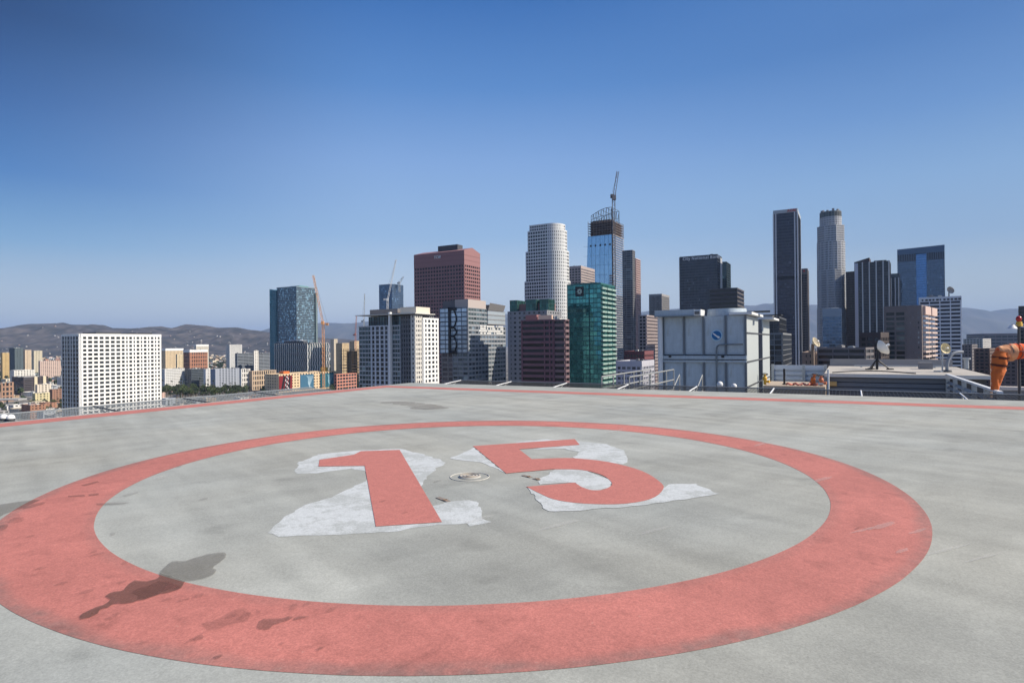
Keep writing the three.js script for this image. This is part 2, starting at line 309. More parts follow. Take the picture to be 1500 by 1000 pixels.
// ------------------------------------------------------------------ towers
const font = await new FontLoader().loadAsync('fonts/droid/droid_sans_bold.typeface.json');
function sign(text, h, mat, parent, x, y, z, name = 'sign', ry = 0) {
  const t = new TextGeometry(text, { font, size: h, depth: 0.35, curveSegments: 3, bevelEnabled: false }); t.computeBoundingBox();
  t.translate(-(t.boundingBox.max.x) / 2, 0, 0); if (ry) t.rotateY(ry); t.translate(x, y, z);
  return new GB().geo(t).to(name, mat, parent);
}
function simple(name, label, cat, o) {                                  // one rectangular tower seen on its shaded front (xl..xc) and sunlit side (xc..xr)
  const S = site(name, label, cat, o), w = o.w ?? S.wl(o.xl), d = o.d ?? S.back(o.xr), H = S.H(o.yc);
  facade(S.g, { poly: rect(-w, 0, -d, 0), y1: H, ...o.style });
  if (w > 14 && d > 10) roofClutter(S.g, -w, 0, -d, 0, H, 3);
  return { ...S, w, d, H };
}
function plantRoom(g, x0, x1, z0, z1, y0, h, mat, name = 'penthouse') {
  const b = new GB().b6(x0, x1, y0, y0 + h, z0, z1); for (let x = x0 + 1.5; x < x1 - 1; x += 3) b.b6(x, x + 1.6, y0 + h * 0.25, y0 + h * 0.8, z1 - 0.1, z1 + 0.06, 0.6); return b.to(name, mat, g);
}
function roofClutter(g, x0, x1, z0, z1, y, n = 6) {
  for (let k = 0; k < n; k++) { const sx = rr(1.5, 4), sz = rr(1.5, 4), sy = rr(1, 2.6), x = rr(x0 + 3, x1 - 3), z = rr(z0 + 3, z1 - 3); const b = new GB().box(x, y + sy / 2, z, sx, sy, sz, rr(0.8, 1.1)).box(x, y + sy + 0.15, z, sx * 0.6, 0.3, sz * 0.6, 0.6); b.to('rooftop_unit', pick([MAT.steel, MAT.midGrey, MAT.offwhite]), g); }
}

// white slab of flats at the edge of the low city
{
  const S = site('apartment_block', 'long white apartment slab with small dark windows and a shaded grey end wall', 'building', { xc: 118, yc: 493, depth: 440 });
  const w = S.wl(92), d = S.back(235), H = S.H(493), fr = [];
  for (let k = 0; k < 7; k++) fr.push(3.9); for (let k = 0; k < 11; k++) fr.push(k % 2 ? 2.3 : 3.2);
  facade(S.g, { poly: rect(-w, 0, -d, 0), y1: H, fh: 3.1, bw: 2.6, sp: 1.3, pw: 1.15, proj: 0.28, bays: { 1: fr, 3: fr }, wall: MAT.white, glass: MAT.darkGlass, gv: 0.4, blinds: 0.12, parapet: 2.2, roof: MAT.roofPale });
  facade(S.g, { poly: rect(-w + 0.1, -0.7, -4, 0.9), y1: H + 0.4, fh: 3.1, bw: 2.4, sp: 0.35, pw: 0.65, proj: 0.3, wall: MAT.white, glass: MAT.darkGlass, gv: 0.5, blinds: 0.06, parapet: 1.6, bays: { 0: [2.6, 2, 2.6, 2, 2.6, 2.6] } });
  new GB().b6(-w + 3, -3, H, H + 3.6, -d * 0.5, -d * 0.2).to('penthouse', MAT.darkGrey, S.g); new GB().b6(-w + 4, -4, H, H + 3.2, -d * 0.92, -d * 0.62).to('penthouse', MAT.black, S.g);
  roofClutter(S.g, -w, 0, -d * 0.2, 0, H, 3);
}
// teal hotel tower with sail-like end walls
{
  const S = site('hotel_tower', 'tall blue-green glass hotel tower with sail shaped end walls above a zigzag block', 'building', { xc: 434, yc: 420, depth: 1330 });
  const w = S.wl(405), d = S.back(461), H = S.H(420.5);
  facade(S.g, { poly: rect(-w, 0, -d, 0), y1: H, fh: 3.9, bw: 2.8, sp: 0.9, pw: 0.35, proj: 0.15, wall: paint(0.2, 0.26, 0.29, 0.5, 0.2), glass: glassM(0.08, 0.13, 0.18, 0.6, 0.08), gv: 0.55, blinds: 0.22, blindCol: [3.4, 3.4, 3.0], parapet: 2.5 });
  const sail = (x0, x1, z0, z1, h0, h1) => { const b = new GB(); b.b6(x0, x1, 0, h0, z0, z1); b.quad(V(x0, h0, z1), V(x1, h0, z1), V(x1, h1, z1), V(x0, h0 + 4, z1)); b.quad(V(x1, h0, z1), V(x1, h0, z0), V(x1, h1, z0), V(x1, h1, z1)); b.quad(V(x1, h0, z0), V(x0, h0, z0), V(x0, h0 + 4, z0), V(x1, h1, z0)); b.quad(V(x0, h0, z0), V(x0, h0, z1), V(x0, h0 + 4, z1), V(x0, h0 + 4, z0)); b.quad(V(x0, h0 + 4, z1), V(x1, h1, z1), V(x1, h1, z0), V(x0, h0 + 4, z0)); return b; };
  const f = S.wl(400) - S.wl(409);
  const sg = new THREE.Group(); sg.name = 'sail_wall'; S.g.add(sg);
  facade(sg, { poly: rect(-w - f, -w + 1, -d * 0.6, 3), y1: H - 5, fh: 3.9, bw: 2.8, sp: 0.8, pw: 0.3, proj: 0.12, wall: paint(0.1, 0.24, 0.3, 0.5, 0.2), glass: glassM(0.1, 0.3, 0.4, 0.7, 0.08), gv: 0.5, parapet: 0.5 });
  sail(-w - f, -w + 1, -d * 0.6, 3, H - 4.2, H - 4.4).to('sail_tip', paint(0.1, 0.24, 0.3, 0.5, 0.2), S.g);
  new GB().b6(-2, 3.5, 0, H - 9, -d - 4, -d + 1).to('end_wall', paint(0.14, 0.19, 0.2, 0.6), S.g);
  new GB().b6(-w * 0.5, -3, H, H + 4.5, -d * 0.7, -d * 0.2).to('roof_crown', paint(0.16, 0.42, 0.4, 0.35, 0.3), S.g);
}
// lower hotel block with zigzag fins
{
  const S = site('hotel_podium_block', 'dark glass hotel block with white zigzag vertical fins under the blue-green tower', 'building', { xc: 450, yc: 503, depth: 1290 });
  const w = S.wl(402), d = S.back(481), H = S.H(503);
  facade(S.g, { poly: rect(-w, 0, -d, 0), y1: H, fh: 3.6, bw: 3.4, sp: 0.7, pw: 0, proj: 0.1, wall: MAT.midGrey, glass: glassM(0.05, 0.08, 0.1, 0.4, 0.1), gv: 0.4, parapet: 1.4 });
  const fins = (p, q, n, out) => { const b = new GB(), m = Math.round(p.distanceTo(q) / 6.4), nf = 13; for (let i = 0; i <= m; i++) for (let f = 0; f < nf; f++) { const y0 = H - (f + 1) * H / nf, y1 = y0 + H / nf, s = f % 2 ? 1 : -1, c = p.clone().lerp(q, i / m), e = q.clone().sub(p).normalize(); const a = c.clone().addScaledVector(e, -s * 0.8).addScaledVector(out, 0.5).setY(y0), z = c.clone().addScaledVector(e, s * 0.8).addScaledVector(out, 0.5).setY(y1); b.bar(a, z, 0.75, 0.75, 4); } return b; };
  fins(V(-w, 0, 0), V(0, 0, 0), 0, V(0, 0, 1)).to('zigzag_fins', MAT.offwhite, S.g, 'stuff');
  fins(V(0, 0, 0), V(0, 0, -d), 0, V(1, 0, 0)).to('zigzag_fins', MAT.white, S.g, 'stuff');
  const c = new GB(); for (let k = 0; k < 7; k++) c.bar(V(-w * 0.75 + k * 6, H, -8), V(-w * 0.75 + k * 6, H + 6, -10 - (k % 2) * 5), 0.35);
  c.box(-w * 0.5, H + 6.4, -12, w * 0.55, 0.6, 14, 1).box(-w * 0.45, H + 8, -12, w * 0.3, 0.5, 9, 1).box(-w * 0.92, H + 4.2, -6, 14, 0.4, 5, 1, 0.25).box(-3, H + 4.4, -6, 22, 0.4, 6, 1, -0.15);
  c.to('roof_canopy', paint(0.6, 0.6, 0.66, 0.6), S.g); new GB().box(-w * 0.5, H + 2.5, -14, w * 0.6, 5, 12).to('penthouse', MAT.darkGrey, S.g);
}
// garage with painted murals
{
  const S = site('mural_building', 'long cream building with one red-black and two blue painted wall murals', 'building', { xc: 408, yc: 549, depth: 1150 });
  const d = S.back(492, 546), H = S.H(549), g = S.g;
  facade(g, { poly: rect(-40, 0, -d, 0), y1: H, fh: 5.4, bw: 7, sp: 3.2, pw: 3.6, proj: 0.3, wall: paint(0.72, 0.55, 0.36, 0.9), glass: MAT.darkGlass, roof: MAT.roofTan });
  const mural = (f0, f1, draw) => { const cv = document.createElement('canvas'); cv.width = 128; cv.height = 96; draw(cv.getContext('2d')); const t = new THREE.CanvasTexture(cv); t.colorSpace = THREE.SRGBColorSpace; const m = new THREE.MeshStandardMaterial({ map: t, roughness: 0.9 }); const pg = new THREE.BoxGeometry(0.4, H * 0.86, (f1 - f0) * d); pg.translate(0.75, H * 0.5, -(f0 + f1) / 2 * d); mesh('painted_mural', pg, m, g); };
  mural(0.0, 0.21, x => { x.fillStyle = '#7c1c22'; x.fillRect(0, 0, 128, 96); x.fillStyle = '#15121a'; for (let k = 0; k < 7; k++) { x.beginPath(); x.moveTo(30 + k * 14, 0); x.lineTo(52 + k * 12, 0); x.lineTo(20 + k * 17, 96); x.lineTo(k * 15, 96); if (k % 2) x.fill(); } x.fillStyle = '#d8d2d6'; for (let k = 0; k < 9; k++) { x.beginPath(); x.ellipse(76 + 14 * Math.sin(k * 2.1), 8 + k * 10, 8, 4, k, 0, 7); x.fill(); } });
  const blue = (a, b) => x => { x.fillStyle = a; x.fillRect(0, 0, 128, 96); x.strokeStyle = b; x.lineWidth = 4; for (let k = 0; k < 6; k++) { x.beginPath(); x.moveTo(60 + k * 12, 10); x.bezierCurveTo(100, 30 + k * 6, 40 + k * 10, 60, 110 - k * 6, 90); x.stroke(); } };
  mural(0.345, 0.58, blue('#3d6a86', '#9fb9c8')); mural(0.7, 0.95, blue('#2f6f80', '#8fb4c6'));
  new GB().b6(-34, -22, H, H + 5, -d * 0.3, -d * 0.2).to('penthouse', MAT.orange, g); new GB().b6(-30, -20, H, H + 9, -d * 0.97, -d * 0.9).to('stair_tower', MAT.yellow, g);
}
simple('low_commercial_building', 'low coral red roofed building beside the mural building', 'building', { xc: 493, xl: 489, xr: 522, yc: 549, depth: 1180, style: { fh: 6, bw: 8, sp: 2.2, pw: 1.4, wall: paint(0.6, 0.27, 0.2, 0.9), glass: MAT.darkGlass, roof: paint(0.5, 0.2, 0.16, 0.9) } });
// building site frame
{
  const S = site('steel_frame_building', 'dark unfinished steel framed building under the tower crane', 'building', { xc: 514, yc: 512, depth: 1250 });
  const w = S.wl(497), d = S.back(532), H = S.H(512), b = new GB();
  for (let y = 0; y <= H; y += 6) { b.b6(-w, 0, y - 0.5, y, -d, 0, 0.8); }
  b.to('floor_slabs', paint(0.16, 0.12, 0.09, 0.9), S.g);
  for (let x = 0; x <= w; x += 7) for (const z of [0, -d / 2, -d]) new GB().bar(V(-x, 0, z), V(-x, H + 2, z), 0.4).to('column', MAT.black, S.g);
  new GB().b6(-w * 0.7, -w * 0.3, 0, H - 4, -d * 0.8, -d * 0.3).to('core_wall', paint(0.36, 0.27, 0.17, 0.9), S.g);
}
simple('residential_tower', 'yellowish beige block standing behind the steel frame', 'building', { xc: 501, xl: 492, xr: 511, yc: 503, depth: 1700, style: { fh: 3.5, bw: 5, sp: 1.9, pw: 2, wall: paint(0.62, 0.47, 0.28, 0.9), glass: MAT.darkGlass } });
simple('residential_tower', 'pale cream block with a small square cap beyond the crane', 'building', { xc: 489, xl: 484, xr: 494, yc: 497, depth: 1900, style: { fh: 3.5, bw: 5, sp: 2, pw: 2.2, wall: paint(0.6, 0.52, 0.4, 0.9), glass: MAT.darkGlass } });
simple('residential_tower', 'sunlit sandy block half hidden by the grey and white hotel', 'building', { xc: 519, xl: 512, xr: 534, yc: 500, depth: 1600, style: { fh: 3.6, bw: 5, sp: 1.9, pw: 2, wall: paint(0.66, 0.5, 0.32, 0.9), glass: MAT.darkGlass } });

// grey and white hotel with a thin roof canopy
{
  const S = site('apartment_hotel', 'grey and white hotel with a thin flying roof canopy and a white blade wall', 'building', { xc: 607.6, yc: 470, depth: 400 }), g = S.g;
  const w = S.wl(525, 480), d = S.back(640), H1 = S.H(479, 540, 424), H2 = S.H(459.5), HW = S.H(467.6), HP = S.H(450), xb = -S.wl(572);
  const grey = paint(0.48, 0.5, 0.53, 0.8), gl = glassM(0.1, 0.13, 0.14, 0.25, 0.1);
  const x5 = -S.wl(543), teal = glassM(0.07, 0.1, 0.11, 0.3, 0.1);
  facade(g, { poly: rect(-w, x5, -d, -0.6), y1: H1, fh: 3.15, bw: 2.6, sp: 0.7, pw: 0.14, proj: 0.2, wall: grey, glass: teal, gv: 0.5, blinds: 0.1, split: true, parapet: 0.8 });
  facade(g, { poly: rect(x5 + 0.1, xb - 1.3, -d, 0), y1: H1, fh: 3.15, bw: 3.8, sp: 0.7, pw: 1.15, proj: 0.45, wall: paint(0.55, 0.58, 0.63, 0.8), glass: MAT.darkGlass, gv: 0.6, blinds: 0.12, split: true, parapet: 0.8 });
  facade(g, { poly: rect(xb + 0.4, -14, -d, -1.5), y1: H1, fh: 3.15, bw: 2.4, sp: 0.7, pw: 0.14, proj: 0.2, wall: grey, glass: teal, gv: 0.5, split: true, parapet: 0.8 });
  facade(g, { poly: rect(-14, -3.2, -d, -2.5), y1: H2 - 1, fh: 3.15, bw: 2.4, sp: 1.1, pw: 0.9, wall: paint(0.16, 0.165, 0.18, 0.8), glass: MAT.darkGlass, gv: 0.6, blinds: 0.2, parapet: 0.2 });
  facade(g, { poly: rect(-3.2, 0, -7.5, 0), y1: H2 - 1, fh: 3.15, bw: 2.5, sp: 1.6, pw: 1.0, proj: 0.3, wall: paint(0.6, 0.58, 0.54, 0.85), glass: MAT.darkGlass, gv: 0.3, parapet: 0.2 });
  facade(g, { poly: rect(-3.1, 0.9, -d, -7.6), y1: HW, fh: 3.15, bw: 4.2, sp: 1.35, pw: 1.7, proj: 0.35, wall: MAT.white, glass: MAT.darkGlass, gv: 0.5, blinds: 0.05, split: true, parapet: 1.4 });
  facade(g, { poly: rect(-w + 7, -14.1, -d + 3, -3), y0: H1 + 0.1, y1: H2 - 0.8, fh: 3.5, bw: 2.5, sp: 0.5, pw: 0.3, wall: MAT.darkGrey, glass: glassM(0.06, 0.09, 0.1, 0.3, 0.08), gv: 0.5, parapet: 0 });
  new GB().b6(-w - 1, 2.2, H2, H2 + 0.5, -d * 0.8, 2.5).to('roof_canopy', MAT.offwhite, g);
  new GB().b6(xb - 1.2, xb + 0.3, 0, H2 + 1.8, -1, 1.1).to('blade_wall', MAT.white, g);
  new GB().b6(-w + 7, -18, H2 + 0.5, HP, -d * 0.75, -4).to('penthouse', paint(0.2, 0.185, 0.18, 0.9), g); new GB().b6(-14, -0.5, H2 + 0.5, HP + 0.6, -d * 0.7, -2).to('penthouse', paint(0.66, 0.6, 0.5, 0.9), g);
}
// far blue tower with cranes
{
  const T = simple('glass_tower', 'small distant dark blue glass tower with cranes at its roof', 'building', { xc: 574, xl: 555, xr: 590.5, yc: 416.5, depth: 1250, style: { fh: 4, bw: 3.2, sp: 0.9, pw: 0.25, proj: 0.1, wall: paint(0.1, 0.13, 0.18, 0.4, 0.3), glass: glassM(0.09, 0.15, 0.24, 0.6, 0.07), gv: 0.35, blinds: 0.1 } });
}
// brown granite tower
{
  const S = site('granite_tower', 'brown granite office tower with pitched roof end and dark plant room', 'building', { xc: 679.7, yc: 366, depth: 620 }), g = S.g;
  const w = S.wl(606.6, 374), d = S.back(702.7), H = S.H(366), brown = paint(0.31, 0.16, 0.16, 0.6);
  const hb = 15;
  facade(g, { poly: rect(-w, 0, -d, 0), y1: H - hb, fh: 3.95, bw: 3.6, sp: 1.75, pw: 1.1, proj: 0.35, wall: brown, glass: glassM(0.03, 0.03, 0.035, 0.2, 0.1), gv: 0.5, blinds: 0.05, parapet: 0 });
  const c = new GB(); c.b6(-w - 0.3, 0.3, H - hb, H, -d - 0.3, 0.3); const zr = -d / 2, rise = 4.2;
  c.quad(V(-w, H, 0.3), V(0.3, H, 0.3), V(0.3, H + rise, zr), V(-w, H + rise, zr)); c.quad(V(0.3, H, -d), V(-w, H, -d), V(-w, H + rise, zr), V(0.3, H + rise, zr));
  c.quad(V(0.3, H, 0.3), V(0.3, H, -d), V(0.3, H + rise, zr), V(0.3, H + rise, zr)); c.quad(V(-w, H, -d), V(-w, H, 0.3), V(-w, H + rise, zr), V(-w, H + rise, zr));
  for (let k = 1; k < 3; k++) c.b6(-w, 0.42, H - hb + k * 5, H - hb + k * 5 + 0.4, -d - 0.42, 0.42, 0.75);
  c.to('crown_wall', brown, g);
  new GB().b6(-S.wl(634, 370), -S.wl(663, 370), H, H + 8.5, -d * 0.62, -d * 0.3).to('penthouse', MAT.darkGrey, g);
  sign('TCW', 3, MAT.whitePaint, g, -S.wl(641, 373), H - 6.3, 0.45);
}
// glass block with black lattice
{
  const S = site('lattice_glass_building', 'pale blue glass block with a black curved lattice strip and stepped grey wing', 'building', { xc: 684, yc: 452, depth: 470 }), g = S.g;
  const w = S.wl(644), d = S.back(739), H = S.H(451), HB = S.H(439), mid = S.H(518);
  const pale = glassM(0.56, 0.66, 0.74, 0.35, 0.2), gg = paint(0.3, 0.32, 0.35, 0.7);
  facade(g, { poly: rect(-w, 0, -d * 0.45, 0), y0: mid, y1: H, fh: 3.75, bw: 5.5, sp: 0.9, pw: 0.3, proj: 0.2, wall: paint(0.12, 0.14, 0.17, 0.5), glass: pale, gv: 0.15, blinds: 0, split: true, parapet: 0.6 });
  facade(g, { poly: rect(-w + 1, 0, -d * 0.45, -0.8), y0: 0, y1: mid - 0.1, fh: 3.75, bw: 6, sp: 1.2, pw: 0.9, proj: 0.25, wall: paint(0.3, 0.28, 0.27, 0.8), glass: glassM(0.1, 0.09, 0.1, 0.2, 0.15), gv: 0.7, parapet: 0.2 });
  const xa = -S.wl(657), xz = -S.wl(668.5), b = new GB(); b.b6(xa, xa + 2.2, mid, H + 1, 0.1, 0.9); b.b6(xa, xz, H - 1.5, H + 1, 0.1, 0.9); b.b6(xa, xz, mid, mid + 3, 0.1, 0.9);
  for (const [y0, y1] of [[H - 1, H - 15], [H - 15, H - 22], [H - 22, mid + 1]]) { let p = null; for (let k = 0; k <= 8; k++) { const t = k / 8, q = V(xz - 1 - 2.6 * Math.sin(Math.PI * t) * -1 - 2.6, y0 + (y1 - y0) * t, 0.5), q2 = V(xz - 3.4 + 2.6 * Math.sin(Math.PI * t) + 0.9, y0 + (y1 - y0) * t, 0.5); if (p) b.bar(p, q2, 0.55); p = q2; } b.bar(V(xa + 1, y1, 0.5), V(xz - 2, y1, 0.5), 0.9); }
  b.to('black_lattice', MAT.black, g);
  new GB().b6(-w + 2, -0.5, H + 0.6, HB, -d * 0.4, -1.5).to('penthouse', paint(0.16, 0.15, 0.155, 0.9), g);
  const z1 = -S.back(700), z2 = -S.back(712, 450), z3 = -S.back(735, 450);
  facade(g, { poly: rect(-14, 0.6, -d * 0.999, -0.3), y0: 0, y1: S.H(478), fh: 3.6, bw: 5, sp: 1.6, pw: 0.5, proj: 0.3, wall: gg, glass: glassM(0.16, 0.2, 0.23, 0.5, 0.1), gv: 0.6, blinds: 0.1, split: true, parapet: 0.5 });
  facade(g, { poly: rect(-14, 0.6, z2, -0.3), y0: S.H(478) + 0.6, y1: H, fh: 3.7, bw: 4, sp: 1.3, pw: 0.3, proj: 0.2, wall: gg, glass: glassM(0.14, 0.19, 0.2, 0.5, 0.1), gv: 0.6, parapet: 0.4 });
  new GB().b6(-12, 0.4, H + 0.5, HB + 0.6, z2 + 1, -1).to('penthouse', paint(0.46, 0.4, 0.37, 0.9), g);
  facade(g, { poly: rect(-10, 1.6, z3 - 3, z2 - 0.2), y0: S.H(474), y1: H - 1, fh: 4.1, bw: 20, sp: 0.8, pw: 0, proj: 0.2, wall: MAT.midGrey, glass: glassM(0.6, 0.66, 0.68, 0.5, 0.2), gv: 0.1, blinds: 0, parapet: 0.3 });
  const sl = new GB(); sl.quad(V(1.9, H - 0.5, z2), V(1.9, H - 0.5, z3), V(3.2, H + 4.5, z3 - 1), V(3.2, H + 5.5, z2 - 1)); sl.b6(-8, 1.7, H - 0.5, H + 4, z3, z2 - 1); sl.to('slanted_screen', paint(0.17, 0.165, 0.17, 0.8), g);
  const pat = new GB(), y0 = S.H(489), y1 = S.H(474); for (let z = z1; z > z3; z -= 1.7) for (let y = y0; y < y1 - 1; y += 1.9) if (R() < 0.72) pat.b6(0.7, 1.15, y, y + 1.5, z - 1.3, z); pat.to('white_screen', MAT.white, g, 'stuff');
}
// grey block with green glass corner turrets
{
  const S = site('turret_building', 'grey stone block topped by dark green glass corner turrets', 'building', { xc: 801, yc: 455, depth: 450 }), g = S.g;
  const w = S.wl(744), H = S.H(456), HT = S.H(438);
  facade(g, { poly: rect(-w, 0, -26, 0), y1: H, fh: 3.6, bw: 4.2, sp: 2.2, pw: 2.3, proj: 0.25, wall: paint(0.25, 0.255, 0.275, 0.85), glass: MAT.darkGlass, parapet: 1 });
  const green = glassM(0.04, 0.12, 0.11, 0.5, 0.1);
  for (const [a, b, z] of [[746.5, 757, -0.6], [770, 785, -0.6], [788, 801, -3]]) { const p = rect(-S.wl(a), -S.wl(b), -14, z); const tg = new THREE.Group(); tg.name = 'glass_turret'; g.add(tg); facade(tg, { poly: p, y0: H - 3, y1: HT, fh: 3, bw: 1.8, sp: 0.3, pw: 0.18, proj: 0.08, wall: paint(0.05, 0.1, 0.1, 0.5), glass: green, gv: 0.4, blinds: 0, parapet: 0.4 }); }
  new GB().b6(-w + 3, -2, H, S.H(443), -20, -4).to('penthouse', paint(0.3, 0.17, 0.16, 0.8), g);
}
// plum coloured office block with strip windows
{
  const S = site('banded_office', 'plum red office block with dark strip windows and pink penthouse', 'building', { xc: 826.5, yc: 469, depth: 390 }), g = S.g;
  const w = S.wl(764), d = S.back(832), H = S.H(469), plum = paint(0.17, 0.085, 0.105, 0.75), xs = -S.wl(811);
  facade(g, { poly: rect(-w, xs, -d - 10, 0), y1: H, fh: 3.7, bw: 30, sp: 1.75, pw: 0.8, proj: 0.45, wall: plum, glass: glassM(0.016, 0.014, 0.018, 0.1, 0.1), gv: 0.3, blinds: 0, split: true, parapet: 0.9, bays: { 0: [36, 8, 6] } });
  facade(g, { poly: rect(xs + 0.02, 0, -d, -0.7), y1: H - 0.2, fh: 3.7, bw: 7, sp: 1.75, pw: 0.3, proj: 0.7, wall: paint(0.2, 0.13, 0.14, 0.75), glass: glassM(0.02, 0.02, 0.024, 0.1, 0.1), gv: 0.3, blinds: 0, split: true, parapet: 0.9 });
  new GB().b6(-w + 1, -22, H + 0.6, S.H(459), -d - 4, -4).to('penthouse', paint(0.32, 0.15, 0.15, 0.8), g); new GB().b6(-21, -11, H + 0.6, S.H(460), -d, -4.5).to('penthouse', paint(0.75, 0.52, 0.4, 0.8), g);
  roofClutter(g, -11, 0, -d, -2, H + 0.3, 3);
}
// pale stepped round-cornered tower
{
  const S = site('stepped_white_tower', 'pale white stepped office tower with a rounded sunlit corner', 'building', { xc: 822.5, yc: 411, depth: 690 }), g = S.g;
  const wall = paint(0.7, 0.71, 0.7, 0.75), gl = glassM(0.05, 0.06, 0.07, 0.3, 0.1);
  const tier = (x0, x1, r, z0, z1) => { const p = [[x0, z1]]; const cx = x1 - r, cz = z1 - r; for (let k = 0; k <= 10; k++) { const a = Math.PI / 2 * (1 - k / 10); p.push([cx + r * Math.cos(a), cz + r * Math.sin(a)]); } p.push([x1, z0], [x0, z0]); return p; };
  const W = S.wl(768.6), Y = [0, S.H(411), S.H(366), S.H(335), S.H(326)];
  const ins = [[0, 0], [1.6, 1.0], [4, 2.6], [6, 4.2]];
  for (let k = 0; k < 4; k++) { const [a, b] = ins[k]; facade(g, { poly: tier(-W + a, -b, 17 - b * 0.8, -25 + b, -b * 0.6), y0: Y[k] + (k ? 0.2 : 0), y1: Y[k + 1], fh: 4, bw: 3.1, sp: 1.5, pw: 0.75, proj: 0.3, wall, glass: gl, gv: 0.4, blinds: 0.1, parapet: 1.5, roof: MAT.roofPale }); }
}
simple('office_tower', 'small pinkish grey tower between the stepped white tower and the unfinished skyscraper', 'building', { xc: 851, xl: 833, xr: 871, yc: 390, depth: 900, style: { fh: 4, bw: 4.5, sp: 1.9, pw: 1.2, wall: paint(0.42, 0.35, 0.33, 0.85), glass: glassM(0.03, 0.03, 0.035, 0.1), gv: 0.4, topBand: 3 } });
// emerald glass block
{
  const S = site('green_glass_building', 'emerald green glass office block with a grey-green sunlit side', 'building', { xc: 880, yc: 415, depth: 480 }), g = S.g;
  const w = S.wl(830.7), d = S.back(900.5), H = S.H(416), xs = -S.wl(863, 420), band = paint(0.04, 0.16, 0.15, 0.5, 0.2), gl = glassM(0.07, 0.26, 0.26, 0.7, 0.07);
  facade(g, { poly: rect(-w, xs - 0.3, -d, 0), y1: H, fh: 3.75, bw: 2.9, sp: 0.85, pw: 0.14, proj: 0.08, wall: band, glass: gl, gv: 0.35, blinds: 0.12, blindCol: [1.5, 1.5, 1.4], split: true, parapet: 1.2, tilt: 0.02 });
  facade(g, { poly: rect(xs + 0.3, 0, -d, -0.02), y1: H, fh: 3.75, bw: 2.9, sp: 0.85, pw: 0.14, proj: 0.08, wall: band, glass: gl, gv: 0.35, blinds: 0.12, blindCol: [1.5, 1.5, 1.4], split: true, parapet: 1.2, tilt: 0.02 });
  const side = new GB(), nf = Math.round(H / 3.75); for (let f = 0; f < nf; f++) { const y = f * H / nf; for (const [z0, z1] of [[-d * 0.32, -0.2], [-d * 0.66, -d * 0.36], [-d + 0.2, -d * 0.7]]) side.b6(0.1, 1.5, y, y + 1.5, z0, z1, rr(0.9, 1.1)); }
  side.to('balcony_bands', paint(0.3, 0.42, 0.38, 0.7), g, 'stuff');
  new GB().b6(-w * 0.75, -w * 0.5, H - 9, H - 1, 0.05, 0.2).to('logo_panel', MAT.black, g); const lg = new GB(); for (let k = 0; k < 14; k++) { const a = k * 0.449; lg.box(-w * 0.62 + Math.cos(a) * 1.9 * (k % 2 ? 1 : 0.6), H - 5 + Math.sin(a) * 1.9 * (k % 2 ? 1 : 0.6), 0.3, 0.9, 0.9, 0.12); } lg.to('logo', paint(0.5, 0.62, 0.5, 0.6), g);
  new GB().b6(-w + 4, -5, H + 0.2, H + 2.2, -d + 4, -5).to('penthouse', paint(0.05, 0.12, 0.12, 0.6), g);
}
